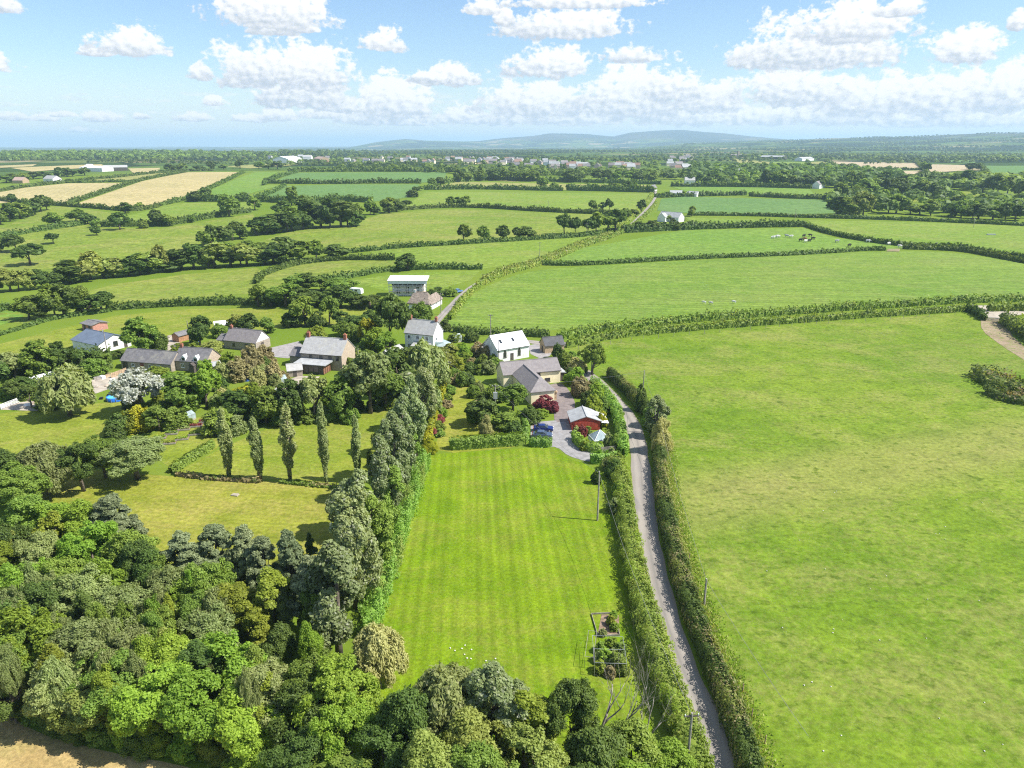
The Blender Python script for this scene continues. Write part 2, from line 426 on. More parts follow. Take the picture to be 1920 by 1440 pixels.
# ------------------------------------------------------------------ ground sheet
def ground_mat():
    m, t, b, out = base_mat('ground_turf')
    pos = t.new('ShaderNodeNewGeometry').outputs['Position']
    sx = t.new('ShaderNodeSeparateXYZ'); t.put(sx.inputs[0], pos)
    cm = t.new('ShaderNodeCombineXYZ'); t.put(cm.inputs[0], sx.outputs[0]); t.put(cm.inputs[1], sx.outputs[1])
    xy = cm.outputs[0]
    nb = t.noise(xy, .02, 5, .6); nf = t.noise(xy, .8, 4, .7)
    near = t.mix(t.maprange(nb, .35, .65), (.155, .24, .024), (.2, .27, .036))
    near = t.mix(t.maprange(nf, .3, .75, 0, .4), near, (.11, .17, .02))
    wob = t.new('ShaderNodeVectorMath', operation='ADD'); t.put(wob.inputs[0], xy)
    nz = t.new('ShaderNodeTexNoise'); t.put(nz.inputs['Vector'], xy); nz.inputs['Scale'].default_value = .003
    sc = t.vmath('MULTIPLY', nz.outputs['Color'], (160, 160, 0)); t.put(wob.inputs[1], sc)
    vo = t.new('ShaderNodeTexVoronoi', voronoi_dimensions='2D', distance='CHEBYCHEV'); t.put(vo.inputs['Vector'], wob.outputs[0]); vo.inputs['Scale'].default_value = .0042
    ve = t.new('ShaderNodeTexVoronoi', voronoi_dimensions='2D', feature='DISTANCE_TO_EDGE'); t.put(ve.inputs['Vector'], wob.outputs[0]); ve.inputs['Scale'].default_value = .0042
    sc2 = t.new('ShaderNodeSeparateColor'); t.put(sc2.inputs[0], vo.outputs['Color'])
    far = t.ramp(sc2.outputs[0], [(0, (.05, .09, .02)), (.2, (.09, .15, .03)), (.42, (.12, .19, .035)), (.62, (.16, .2, .05)), (.72, (.3, .26, .12)), (.8, (.1, .17, .03)), (.92, (.36, .3, .16))], 'CONSTANT')
    far = t.mix(t.maprange(nf, .3, .7, 0, .15), far, (.05, .08, .02))
    wood = t.noise(t.mapping(xy, scale=(1, 1, 1)), .0011, 4, .62, .5)
    far = t.mix(t.maprange(wood, .50, .53), far, (.024, .045, .013))
    far = t.mix(t.maprange(ve.outputs['Distance'], .06, .03), far, (.024, .045, .013))
    d = t.vmath('LENGTH', xy)
    moor = t.mix(t.maprange(t.noise(xy, .0012, 5, .6), .4, .65), (.045, .06, .05), (.11, .105, .08))
    far = t.mix(t.maprange(t.math('ADD', sx.outputs[2], t.math('MULTIPLY', wood, 90)), 115, 195), far, moor)
    c = t.mix(t.maprange(d, 1300, 1500), near, far)
    c = t.mix(1.0, c, (.8, .8, .8), 'MULTIPLY')
    t.put(b.inputs['Base Color'], c); b.inputs['Roughness'].default_value = 1; b.inputs['Specular IOR Level'].default_value = .05
    return m
def build_ground():
    rr = np.concatenate([[0.5], np.linspace(15, 400, 50), np.geomspace(410, 40000, 230)])
    fa = np.concatenate([np.linspace(-50, 50, 260), np.linspace(53, 307, 84)])   # finer where the view is, all the way round
    A, Rr = np.meshgrid(np.radians(fa), rr)
    X, Y = (Rr * np.sin(A)).ravel(), (Rr * np.cos(A)).ravel()
    V = np.stack([X, Y, TH(X, Y)], 1)
    nr, na = len(rr), len(fa)
    i, j = np.meshgrid(np.arange(nr - 1), np.arange(na), indexing='ij'); i = i.ravel(); j = j.ravel(); k = (j + 1) % na
    F = np.stack([i * na + j, i * na + k, (i + 1) * na + k, (i + 1) * na + j], 1)[:, ::-1]
    o = ob('ground', mesh_np('ground', V, F, [ground_mat()], smooth=True))
    tag(o, 'rolling green farmland reaching from under the wood to the blue horizon', 'ground', kind='structure')
build_ground()

def off(d, lvl): return (.012 + .00024 * np.maximum(0, d - 230)) * lvl
def inside(poly, x, y):
    c = np.zeros(len(x), bool); n = len(poly)
    for i in range(n):
        x0, y0 = poly[i]; x1, y1 = poly[(i + 1) % n]
        hit = ((y0 > y) != (y1 > y)) & (x < (x1 - x0) * (y - y0) / ((y1 - y0) or 1e-9) + x0)
        c ^= hit
    return c
def smooth_poly(pts, it=1):
    for _ in range(it):
        q = []
        for i in range(len(pts)):
            a, b = np.array(pts[i]), np.array(pts[(i + 1) % len(pts)])
            q += [tuple(.8 * a + .2 * b), tuple(.2 * a + .8 * b)]
        pts = q
    return pts
def sheet(name, px, mt, label, cat='field', lvl=1, world=False, smooth=0):
    """a piece of ground draped over the terrain, its outline given by ground places"""
    poly = [p if (world or len(p) == 3) else P(*p) for p in px]
    poly = [p[:2] for p in poly]
    if smooth: poly = smooth_poly(poly, smooth)
    xs, ys = np.array([p[0] for p in poly]), np.array([p[1] for p in poly])
    dist = max(60, np.hypot(xs, ys).min())
    cell = np.clip(dist * .03, 4, 60)
    cell = max(cell, max(np.ptp(xs), np.ptp(ys)) / 60)
    bound = []
    for i in range(len(poly)):
        a, b = np.array(poly[i]), np.array(poly[(i + 1) % len(poly)])
        n = max(1, int(np.linalg.norm(b - a) / cell))
        bound += [tuple(a + (b - a) * k / n) for k in range(n)]
    gx, gy = np.meshgrid(np.arange(xs.min() + cell / 2, xs.max(), cell), np.arange(ys.min() + cell / 2, ys.max(), cell))
    gx, gy = gx.ravel(), gy.ravel(); m = inside(poly, gx, gy); gx, gy = gx[m], gy[m]
    pts = [Vector(p) for p in bound] + [Vector(p) for p in zip(gx, gy)]
    nb = len(bound)
    vs, es, fs, _, _, _ = delaunay_2d_cdt(pts, [], [list(range(nb))], 1, 1e-5)
    vx, vy = np.array([p.x for p in vs]), np.array([p.y for p in vs])
    V = np.stack([vx, vy, TH(vx, vy) + off(np.hypot(vx, vy), lvl)], 1)
    F = np.array([tuple(f) for f in fs if len(f) == 3])
    a, b_, c_ = V[F[:, 0]], V[F[:, 1]], V[F[:, 2]]
    flip = np.cross(b_ - a, c_ - a)[:, 2] < 0
    F[flip] = F[flip][:, ::-1]
    o = ob(name, mesh_np(name, V, F, [mt], smooth=True))
    tag(o, label, cat, kind='structure')
    return o
def resample(pts, step):
    pts = [np.array(p[:2], float) for p in pts]
    # Catmull-Rom through the points, then even steps
    ext = [2 * pts[0] - pts[1]] + pts + [2 * pts[-1] - pts[-2]]
    fine = []
    for i in range(1, len(ext) - 2):
        p0, p1, p2, p3 = ext[i - 1:i + 3]
        for t in np.linspace(0, 1, 12, endpoint=False):
            fine.append(.5 * ((2 * p1) + (-p0 + p2) * t + (2 * p0 - 5 * p1 + 4 * p2 - p3) * t * t + (-p0 + 3 * p1 - 3 * p2 + p3) * t ** 3))
    fine.append(pts[-1]); fine = np.array(fine)
    s = np.concatenate([[0], np.cumsum(np.linalg.norm(np.diff(fine, axis=0), axis=1))])
    n = max(2, int(s[-1] / step) + 1)
    q = np.linspace(0, s[-1], n)
    return np.stack([np.interp(q, s, fine[:, 0]), np.interp(q, s, fine[:, 1])], 1)
def normals2(C):
    T = np.gradient(C, axis=0); T /= np.linalg.norm(T, axis=1)[:, None] + 1e-9
    return np.stack([-T[:, 1], T[:, 0]], 1)
def road(name, px, width, mt, label, lvl=3, world=False, cat='road'):
    pts = [p if world else P(*p) for p in px]
    C = resample(pts, max(1.2, np.hypot(*np.array(pts[0])) * .01)); N = normals2(C)
    w = width * .5
    cols = np.linspace(-1, 1, 7)
    jig = 1 + .05 * np.sin(np.arange(len(C)) * .7) + .04 * np.sin(np.arange(len(C)) * .23 + 1)
    V = []
    for c in cols:
        q = C + N * (c * w * (jig if abs(c) > .9 else 1))[..., None] if abs(c) > .9 else C + N * c * w
        V.append(np.stack([q[:, 0], q[:, 1], TH(q[:, 0], q[:, 1]) + off(np.hypot(q[:, 0], q[:, 1]), lvl) + .03 * (1 - c * c)], 1))
    V = np.stack(V, 1); n, k = V.shape[:2]
    i, j = np.meshgrid(np.arange(n - 1), np.arange(k - 1), indexing='ij'); i = i.ravel(); j = j.ravel()
    F = np.stack([i * k + j, i * k + j + 1, (i + 1) * k + j + 1, (i + 1) * k + j], 1)[:, ::-1]
    me = mesh_np(name, V.reshape(-1, 3), F, [mt], smooth=True)
    uv = me.uv_layers.new(name='UVMap')
    s = np.concatenate([[0], np.cumsum(np.linalg.norm(np.diff(C, axis=0), axis=1))])
    li = np.empty(len(me.loops), np.int32); me.loops.foreach_get('vertex_index', li)
    uvs = np.stack([cols[li % k] * .5 + .5, s[li // k]], 1).astype(np.float32)
    uv.data.foreach_set('uv', uvs.ravel())
    return tag(ob(name, me), label, cat, kind='structure')
def M_lane():
    m, t, b, out = base_mat('lane_tarmac')
    uv = t.new('ShaderNodeTexCoord').outputs['UV']; pos = t.new('ShaderNodeNewGeometry').outputs['Position']
    s = t.new('ShaderNodeSeparateXYZ'); t.put(s.inputs[0], uv)
    a = t.math('ABSOLUTE', t.math('SUBTRACT', s.outputs[0], .5))
    wob = t.math('MULTIPLY', t.math('SUBTRACT', t.noise(pos, .25, 3, .6), .5), .12)
    tr = t.math('ABSOLUTE', t.math('SUBTRACT', t.math('ADD', a, wob), .24))
    c = t.mix(t.maprange(t.noise(pos, .08, 5, .6), .35, .65), (.235, .21, .185), (.29, .26, .225))
    c = t.mix(t.maprange(tr, .14, .03, 0, .45), c, (.34, .305, .265))
    c = t.mix(t.maprange(t.math('ADD', a, wob), .0, .1, .55, 0), c, (.15, .14, .125))
    c = t.mix(t.maprange(t.math('ADD', a, t.math('MULTIPLY', wob, 1.3)), .4, .49, 0, .6), c, (.25, .21, .14))
    c = t.mix(t.maprange(t.noise(pos, 2.5, 4, .7), .4, .75, 0, .15), c, (.16, .15, .135))
    # resurfaced patches
    c = t.mix(t.maprange(t.noise(t.mapping(pos, scale=(1, .35, 1)), .12, 2, .4), .60, .62, 0, .35), c, (.13, .13, .135))
    t.put(b.inputs['Base Color'], c); b.inputs['Roughness'].default_value = .9
    return m
# ------------------------------------------------------------------ foliage
def unit(a): return a / (np.linalg.norm(a, axis=-1, keepdims=True) + 1e-9)
def leaf_quads(Pt, Nn, size, elong=1.6, fold=.25, rng=RNG, axis=None):
    """one folded lozenge per point; axis = preferred long direction"""
    n = len(Pt)
    Nn = unit(Nn)
    r = rng.normal(size=(n, 3)) if axis is None else axis + rng.normal(size=(n, 3)) * .35
    t1 = unit(r - (r * Nn).sum(1, keepdims=True) * Nn); t2 = np.cross(Nn, t1)
    s = (np.asarray(size) * rng.uniform(.65, 1.35, n))[:, None]
    a, b = s * .5 * elong, s * .5
    V = np.stack([Pt - t1 * a, Pt + t2 * b + Nn * s * fold * .5, Pt + t1 * a, Pt - t2 * b + Nn * s * fold * .5], 1).reshape(-1, 3)
    return V, np.arange(4 * n).reshape(n, 4)
def sphere_dirs(n, rng): return unit(rng.normal(size=(n, 3)))

def crown_points(shape, n, rng):
    """points and normals of a crown, in a tree 10 m tall; returns also the clump centres for limbs"""
    cl = []                     # clumps: centre, radii
    def limbs(cen, ax, zmin, nl, lr, per, cr):
        # main limbs, each carrying its own cluster of leaf clumps, so that the outline is uneven and gaps stay between limbs
        D = [d for d in sphere_dirs(nl * 4, rng) if d[2] > zmin][:nl]
        D.append(np.array([rng.normal() * .2, rng.normal() * .2, 1.0]))
        for d in D:
            L_ = cen + d * ax * rng.uniform(.42, .74); r_ = rng.uniform(*lr)
            for _ in range(per):
                e = sphere_dirs(1, rng)[0]
                if e @ d < -.5 and rng.random() < .7: e = -e
                c = L_ + e * r_ * ax / ax.max() * rng.uniform(.5, 1.12); q = rng.uniform(*cr)
                if c[2] > .4: cl.append((c, np.array([q, q, q * rng.uniform(.7, 1.15)])))
    if shape == 'round': limbs(np.array([0, 0, 5.0]), np.array([3.2, 3.2, 4.3]), -.75, 15, (1.0, 1.7), 12, (.3, .72))
    elif shape == 'spread': limbs(np.array([0, 0, 5.6]), np.array([3.9, 3.9, 3.5]), -.5, 15, (1.1, 1.8), 12, (.3, .75))
    elif shape == 'tall': limbs(np.array([0, 0, 4.9]), np.array([2.3, 2.3, 4.7]), -.85, 17, (.7, 1.25), 11, (.25, .55))
    elif shape == 'poplar':     # narrow lombardy plume
        for i in range(80):
            z = rng.uniform(.7, 9.5); e = np.interp(z, [1, 2.6, 4.5, 7, 9.4, 10], [.22, .5, .95, .85, .35, .15]); a = rng.uniform(0, 6.28)
            rad = .72 * e * rng.uniform(.15, .85)
            cl.append((np.array([rad * math.cos(a), rad * math.sin(a), z]), np.array([.26 * e + .08, .26 * e + .08, .7])))
    elif shape == 'pine':
        for i in range(170):
            z = rng.uniform(1.8, 9.6); e = np.interp(z, [2, 4, 7.5, 9.6], [.7, 1, .7, .18]); a = rng.uniform(0, 6.28)
            rad = 2.7 * e * rng.uniform(.35, .95); r = rng.uniform(.26, .52)
            cl.append((np.array([rad * math.cos(a), rad * math.sin(a), z]), np.array([r, r, r * .6])))
    elif shape == 'fir':
        for i in range(60):
            z = rng.uniform(.8, 9.6); e = (10.2 - z) / 9.6; a = rng.uniform(0, 6.28)
            rad = 2.4 * e * rng.uniform(.4, .95)
            cl.append((np.array([rad * math.cos(a), rad * math.sin(a), z]), np.array([.8 * e + .15, .8 * e + .15, .35])))
    elif shape == 'willow':
        for i in range(100):
            d = sphere_dirs(1, rng)[0]; d[2] = abs(d[2]) * 1.2 - .5
            c = np.array([0, 0, 4.3]) + d * np.array([3.4, 3.4, 4.0]) * rng.uniform(.55, .95)
            r = rng.uniform(.5, .9); cl.append((c, np.array([r * .85, r * .85, r * 1.35])))
    elif shape == 'bush':
        for i in range(80):
            d = sphere_dirs(1, rng)[0]; d[2] = abs(d[2])
            c = np.array([0, 0, .9]) + d * np.array([3.4, 3.4, 7.0]) * rng.uniform(.45, .9)
            r = rng.uniform(.5, 1.1); cl.append((c, np.array([r, r, r * 1.2])))
    w = np.array([c[1].prod() ** (2 / 3) for c in cl]); w /= w.sum()
    cnt = rng.multinomial(n, w)
    cen = np.mean([c[0] for c in cl], 0)
    Ps, Ns = [], []
    for (c, r), k in zip(cl, cnt):
        d = sphere_dirs(k, rng)
        outw = unit((c - cen)[None, :])[0]
        flip = (d @ outw + d[:, 2] * .5) < rng.uniform(-.9, .3, k)
        d[flip] *= -1
        q = c + d * r * ((rng.uniform(.35, 1.12, k) + rng.exponential(.06, k))[:, None])
        Ps.append(q); Ns.append(d * .6 + outw * .3 + np.array([0, 0, .3]) + rng.normal(size=(k, 3)) * .52)
    Pt, Nn = np.concatenate(Ps), np.concatenate(Ns)
    keep = Pt[:, 2] > .05
    return Pt[keep], Nn[keep], cl
SHAPE = {  # leaf elongation, long axis, trunk top, trunk radius
    'round': (1.5, None, 5.6, .24), 'spread': (1.5, None, 5.4, .28), 'tall': (1.6, None, 8.2, .22), 'poplar': (1.7, (0, 0, 1), 9.2, .16),
    'pine': (2.4, None, 8.8, .2), 'fir': (2.6, None, 9.6, .18), 'willow': (2.8, (0, 0, -1), 6.5, .26), 'bush': (1.5, None, 4.0, .16)}
LOD = {0: (36000, .16), 1: (8000, .37), 2: (1900, .76)}
PROTO = {}
bark = M('bark', (.16, .13, .10), .95, .3, 2.0)
bark_pale = M('bark_bleached', (.34, .30, .26), .9, .25, 2.0)
def proto(shape, lod, var):
    key = (shape, lod, var)
    if key in PROTO: return PROTO[key]
    rng = np.random.default_rng(abs(hash(shape)) % 1000 * 0 + sum(map(ord, shape)) * 31 + var * 17)
    n, size = LOD[lod]
    if shape == 'poplar': n, size = int(n * .45), size * .75
    Pt, Nn, cl = crown_points(shape, n, rng)
    el, ax, tt, tr = SHAPE[shape]
    V, F = leaf_quads(Pt, Nn, size, el, rng=rng, axis=None if ax is None else np.array(ax, float))
    crown = mesh_np('crown', V, F, [bark])
    mb = MB()
    lean = rng.normal(size=2) * .15
    mb.tube([(0, 0, -.3), (lean[0] * .3, lean[1] * .3, tt * .3), (lean[0], lean[1], tt * .65), (lean[0] * 1.2, lean[1] * 1.2, tt)], [tr * 1.25, tr, tr * .65, tr * .25], 7 if lod < 2 else 5)
    if shape not in ('poplar', 'fir'):
        for k in range({0: 11, 1: 7, 2: 3}[lod]):
            c = cl[k % len(cl)][0]; z0 = tt * rng.uniform(.3, .7)
            s = np.array([lean[0] * z0 / tt, lean[1] * z0 / tt, z0])
            if shape == 'bush': s = np.array([0, 0, .2])
            m_ = s * .5 + c * .5 + np.array([0, 0, -.3])
            mb.tube([tuple(s), tuple(m_), tuple(c)], [tr * .5, tr * .32, tr * .1], 5 if lod < 2 else 4)
    tmp = mb.build('trunk', bark, smooth=True)
    trunk = tmp.data; bpy.data.objects.remove(tmp)
    PROTO[key] = (crown, trunk, float(np.percentile(np.hypot(Pt[:, 0], Pt[:, 1]), 97)), float(np.percentile(Pt[:, 2], 99.5)))
    return PROTO[key]
LEAF = {   # species colours
    'green': M_leaf('leaf_green', (.078, .125, .02), (.185, .255, .042), trans=.4),
    'dark': M_leaf('leaf_dark', (.042, .072, .015), (.102, .15, .029), trans=.36),
    'bright': M_leaf('leaf_bright', (.105, .175, .018), (.225, .32, .04), trans=.44),
    'olive': M_leaf('leaf_olive', (.125, .155, .03), (.25, .285, .07), trans=.4),
    'grey': M_leaf('leaf_grey_green', (.115, .148, .042), (.25, .29, .105), (.32, .35, .16), trans=.4),
    'silver': M_leaf('leaf_silver', (.105, .14, .045), (.24, .275, .12), (.38, .40, .28), trans=.38, spec=.35),
    'popl': M_leaf('leaf_columnar_poplar', (.125, .16, .05), (.26, .3, .115), (.36, .38, .2), trans=.4),
    'white': M_leaf('leaf_white', (.24, .27, .21), (.56, .58, .52), (.75, .76, .72)),
    'pine': M_leaf('leaf_pine', (.092, .122, .052), (.21, .245, .125), trans=.3),
    'yellow': M_leaf('leaf_yellow', (.21, .235, .016), (.42, .43, .03), trans=.4),
    'lime': M_leaf('leaf_lime', (.145, .20, .02), (.30, .36, .045), trans=.42),
    'straw': M_leaf('leaf_straw', (.28, .29, .09), (.50, .49, .2)),
    'red': M_leaf('leaf_red', (.10, .022, .024), (.22, .05, .05)),
    'brown': M_leaf('leaf_brownish', (.14, .12, .05), (.27, .235, .11)),
    'laurel': M_leaf('leaf_laurel', (.09, .16, .018), (.22, .33, .05), (.32, .42, .12), spec=.5, trans=.4),
}
SPEC = {   # kind: (object name, category, shape, colour key, words)
    'oak': ('broadleaf_tree', 'tree', 'round', 'green', 'round mid-green tree'),
    'oakd': ('broadleaf_tree', 'tree', 'round', 'dark', 'round dark green tree'),
    'oakb': ('broadleaf_tree', 'tree', 'round', 'bright', 'bright green leafy tree'),
    'oako': ('broadleaf_tree', 'tree', 'round', 'olive', 'round olive green tree'),
    'ash': ('broadleaf_tree', 'tree', 'spread', 'green', 'spreading mid-green tree'),
    'ashd': ('broadleaf_tree', 'tree', 'spread', 'dark', 'spreading dark green tree'),
    'ashb': ('broadleaf_tree', 'tree', 'spread', 'bright', 'spreading bright green tree'),
    'sallow': ('willow_tree', 'tree', 'spread', 'grey', 'broad grey-green willow tree'),
    'willow': ('willow_tree', 'tree', 'willow', 'grey', 'rounded grey-green willow tree'),
    'weep': ('willow_tree', 'tree', 'willow', 'straw', 'straw-coloured weeping willow tree'),
    'golden': ('broadleaf_tree', 'tree', 'tall', 'lime', 'yellow-green upright tree'),
    'ygold': ('broadleaf_tree', 'tree', 'round', 'yellow', 'golden yellow tree'),
    'silver': ('poplar_tree', 'tree', 'tall', 'silver', 'tall silvery poplar tree'),
    'tallg': ('broadleaf_tree', 'tree', 'tall', 'green', 'tall mid-green tree'),
    'talld': ('broadleaf_tree', 'tree', 'tall', 'dark', 'tall dark green tree'),
    'lomb': ('poplar_tree', 'tree', 'poplar', 'popl', 'narrow columnar poplar tree'),
    'pine': ('pine_tree', 'tree', 'pine', 'pine', 'blue-grey pine tree'),
    'fir': ('fir_tree', 'tree', 'fir', 'dark', 'pointed dark fir tree'),
    'firy': ('fir_tree', 'tree', 'fir', 'lime', 'pointed yellow-green conifer'),
    'white': ('whitebeam_tree', 'tree', 'spread', 'white', 'white-leaved tree'),
    'bush': ('shrub', 'shrub', 'bush', 'green', 'rounded green shrub'),
    'bushd': ('shrub', 'shrub', 'bush', 'dark', 'rounded dark green shrub'),
    'bushb': ('shrub', 'shrub', 'bush', 'bright', 'rounded bright green shrub'),
    'bushg': ('shrub', 'shrub', 'bush', 'grey', 'loose grey-green shrub'),
    'bushy': ('shrub', 'shrub', 'bush', 'yellow', 'golden yellow shrub'),
    'bushl': ('shrub', 'shrub', 'bush', 'lime', 'lime green shrub'),
    'bushr': ('shrub', 'shrub', 'bush', 'red', 'dark red shrub'),
    'bushn': ('shrub', 'shrub', 'bush', 'brown', 'brownish shrub'),
    'bushs': ('shrub', 'shrub', 'bush', 'straw', 'straw-coloured shrub'),
}
AUTO = []       # things whose label is finished at the end: (object, base label, u)
def plant_at(x, y, h, w, sp, zone, label=None, var=None, group=None):
    name, cat, shape, colour, words_ = SPEC[sp]
    d = math.hypot(x, y)
    lod = 0 if d < 150 else 1 if d < 420 else 2
    if lod == 0 and h < 3.2: lod = 1
    if lod == 1 and h < 2.0: lod = 2
    v = random.randrange(3 if lod else ({'round': 3, 'spread': 3, 'tall': 3, 'pine': 2, 'poplar': 2}.get(shape, 1))) if var is None else var
    crown, trunk, cr, ch = proto(shape, lod, v)
    root = empty(name, (x, y, ground(x, y) + float(off(d, 1))), random.uniform(0, 6.28), (w / 2 / cr * random.uniform(.9, 1.1), w / 2 / cr * random.uniform(.9, 1.1), h / ch))
    if shape != 'bush': root.rotation_euler = (random.gauss(0, .035), random.gauss(0, .035), root.rotation_euler[2])
    c = ob('crown', crown, root)
    c.material_slots[0].link = 'OBJECT'; c.material_slots[0].material = LEAF[colour]
    ob('trunk', trunk, root)
    root['category'] = cat; TOP.append(root)
    if group: root['group'] = group
    if label: root['label'] = label
    else: AUTO.append((root, words_ + ' ' + zone))
    return root
def tree(u, vb, vt, w, sp, zone, label=None, group=None):
    """a tree from the pixels of its foot, its top and its width"""
    x, y = P(u, vb); s = mpp(x, y); z0 = ground(x, y)
    lo, hi = .3, 60.0
    for _ in range(30):                      # height whose top projects to vt
        m = (lo + hi) / 2
        yy, zz = y, z0 + m - CAM_H
        fwd = yy * CP - zz * SP; up = yy * SP + zz * CP
        if 720 - FPX * up / fwd > vt: lo = m
        else: hi = m
    return plant_at(x, y, lo, w * s, sp, zone, label, group=group)
def tree_top(u, vt, h, w, sp, zone, label=None, group=None):
    """a tree in a wood whose foot is hidden: pixel of its top, height in metres, width in pixels"""
    x, y = P(u, vt, h)
    s = math.hypot(x, y, CAM_H - h) / FPX
    return plant_at(x, y, h, w * s, sp, zone, label, group=group)
def treeline(px, n, hpx, wpx, sps, zone, jit=.4, hvar=.34, group=None):
    pts = [np.array(p, float) for p in px]
    seg = np.concatenate([[0], np.cumsum([np.linalg.norm(b - a) for a, b in zip(pts, pts[1:])])])
    A = np.array(pts)
    for k in range(n):
        q = seg[-1] * (k + .5 + random.uniform(-jit, jit)) / n
        u, v = np.interp(q, seg, A[:, 0]), np.interp(q, seg, A[:, 1])
        hh = hpx * random.uniform(1 - hvar, 1 + hvar)
        tree(u, v, v - hh, wpx * random.uniform(.7, 1.35), random.choice(sps), zone, group=group)

# hedges -------------------------------------------------------------------
def hedge(px, w, h, colour, label, name='hedge', world=False, rough=.5, cat='hedge', group=None, z=None, vary=.25, boxy=.6, mix=None, dens=1.0):
    """a hedge as a leafy body along ground places; size of its leaf sprays follows its distance"""
    pts = [p if world else P(*p) for p in px]
    d0 = min(math.hypot(*p) for p in pts)
    rng = np.random.default_rng(int(abs(pts[0][0] * 13 + pts[0][1] * 7)) + 3)
    step = max(.5, d0 * .006)
    C = resample(pts, step)
    n = len(C); s = np.concatenate([[0], np.cumsum(np.linalg.norm(np.diff(C, axis=0), axis=1))]); L = s[-1]
    N = normals2(C)
    def wave(k, ph): return sum(np.sin(s * f * k + ph + i * 2.1) * a for i, (f, a) in enumerate([(.11, .5), (.29, .35), (.83, .25), (1.9, .15)]))
    hw = w / 2 * (1 + vary * .5 * wave(1, rng.uniform(0, 6))); hh = h * (1 + vary * .6 * wave(1.1, rng.uniform(0, 6)))
    hw = np.maximum(hw, w * .2); hh = np.maximum(hh, h * .35)
    endf = np.minimum(1, np.minimum(s, L - s) / (w * .5) + .35); hw = hw * endf
    # solid twiggy core
    k = 9; th = np.linspace(0, math.pi, k)
    cx = np.sign(np.cos(th)) * np.abs(np.cos(th)) ** boxy; cz = np.abs(np.sin(th)) ** boxy
    zg = TH(C[:, 0], C[:, 1])
    core = np.stack([C[:, None, 0] + N[:, None, 0] * hw[:, None] * cx * .86, C[:, None, 1] + N[:, None, 1] * hw[:, None] * cx * .86,
                     zg[:, None] + hh[:, None] * cz * .88 - .1], 2)
    i, j = np.meshgrid(np.arange(n - 1), np.arange(k - 1), indexing='ij'); i = i.ravel(); j = j.ravel()
    F1 = np.stack([i * k + j, (i + 1) * k + j, (i + 1) * k + j + 1, i * k + j + 1], 1)
    size = max(.18, d0 * .0022)
    per = (2 * h + w); m = int(min(80000, L * per * 2.6 / (size * size) * dens * .62)); m = max(m, 60)
    q = rng.uniform(0, L, m); t = np.concatenate([rng.uniform(0, math.pi, m)])
    # even spread over the section's outline
    ccx = np.sign(np.cos(t)) * np.abs(np.cos(t)) ** boxy; ccz = np.abs(np.sin(t)) ** boxy
    px_ = np.interp(q, s, C[:, 0]); py_ = np.interp(q, s, C[:, 1]); nx = np.interp(q, s, N[:, 0]); ny = np.interp(q, s, N[:, 1])
    lw = np.interp(q, s, hw); lh = np.interp(q, s, hh)
    lump = 1 + rough * .22 * (np.sin(q * 1.7 + t * 3) + np.sin(q * .71 + t * 5 + 1) + np.sin(q * 3.3 - t * 4))
    rr = rng.uniform(.84, 1.06, m) * lump + rough * rng.exponential(.05, m)
    X = px_ + nx * lw * ccx * rr; Y = py_ + ny * lw * ccx * rr
    Z = TH(X, Y) + np.maximum(.03, lh * ccz * rr)
    Nn = np.stack([nx * ccx / (w / 2) * h, ny * ccx / (w / 2) * h, ccz + .3], 1)
    Nn = unit(Nn) + rng.normal(size=(m, 3)) * (.25 + .35 * rough)
    V2, F2 = leaf_quads(np.stack([X, Y, Z], 1), Nn, size, 1.6, rng=rng)
    org = np.array([C[n // 2, 0], C[n // 2, 1], zg[n // 2]])
    V = np.concatenate([core.reshape(-1, 3), V2]) - org
    F = np.concatenate([F1, F2 + n * k])
    cols = [LEAF[colour]] + ([LEAF[c] for c in mix] if mix else [])
    mi = np.zeros(len(F), int)
    if mix:
        patch = .5 + .5 * np.sin(q * .37 + 1) * np.sin(q * .13 + t * 1.3 + 2) + rng.normal(size=m) * .18
        for kk in range(len(mix)):
            mi[len(F1):][(patch > .62 + .16 * kk)] = kk + 1
    o = ob(name, mesh_np(name, V, F, cols, mi), loc=tuple(org))
    o['category'] = cat; TOP.append(o)
    if group: o['group'] = group
    if label.endswith('*'): AUTO.append((o, label[:-1].strip()))
    else: o['label'] = label
    return o
def tuft_strip(name, px, w, colour, label, h=.5, dens=1.0, world=False):
    """long grass standing along a verge"""
    pts = [p if world else P(*p) for p in px]
    C = resample(pts, 1.0); N = normals2(C); s = np.arange(len(C)) * 1.0
    d0 = min(math.hypot(*p) for p in pts); rng = np.random.default_rng(int(abs(pts[0][0]) * 10) + 5)
    size = max(.2, d0 * .0026)
    m = int(min(40000, len(C) * w * 5.0 / size * dens))
    q = rng.uniform(0, len(C) - 1, m); a = rng.normal(0, .32, m).clip(-.8, .8) * w
    x = np.interp(q, s, C[:, 0]) + np.interp(q, s, N[:, 0]) * a; y = np.interp(q, s, C[:, 1]) + np.interp(q, s, N[:, 1]) * a
    hgt = h * rng.uniform(.4, 1.2, m)
    Pt = np.stack([x, y, TH(x, y) + hgt * .45], 1)
    ang = rng.uniform(0, 6.28, m)
    Nn = np.stack([np.cos(ang), np.sin(ang), rng.uniform(-.1, .6, m)], 1)
    V, F = leaf_quads(Pt, Nn, size * .7, 2.4, rng=rng, axis=np.array([0, 0, 1.0]))
    o = ob(name, mesh_np(name, V, F, [LEAF[colour]]))
    return tag(o, label, 'grass', kind='stuff')
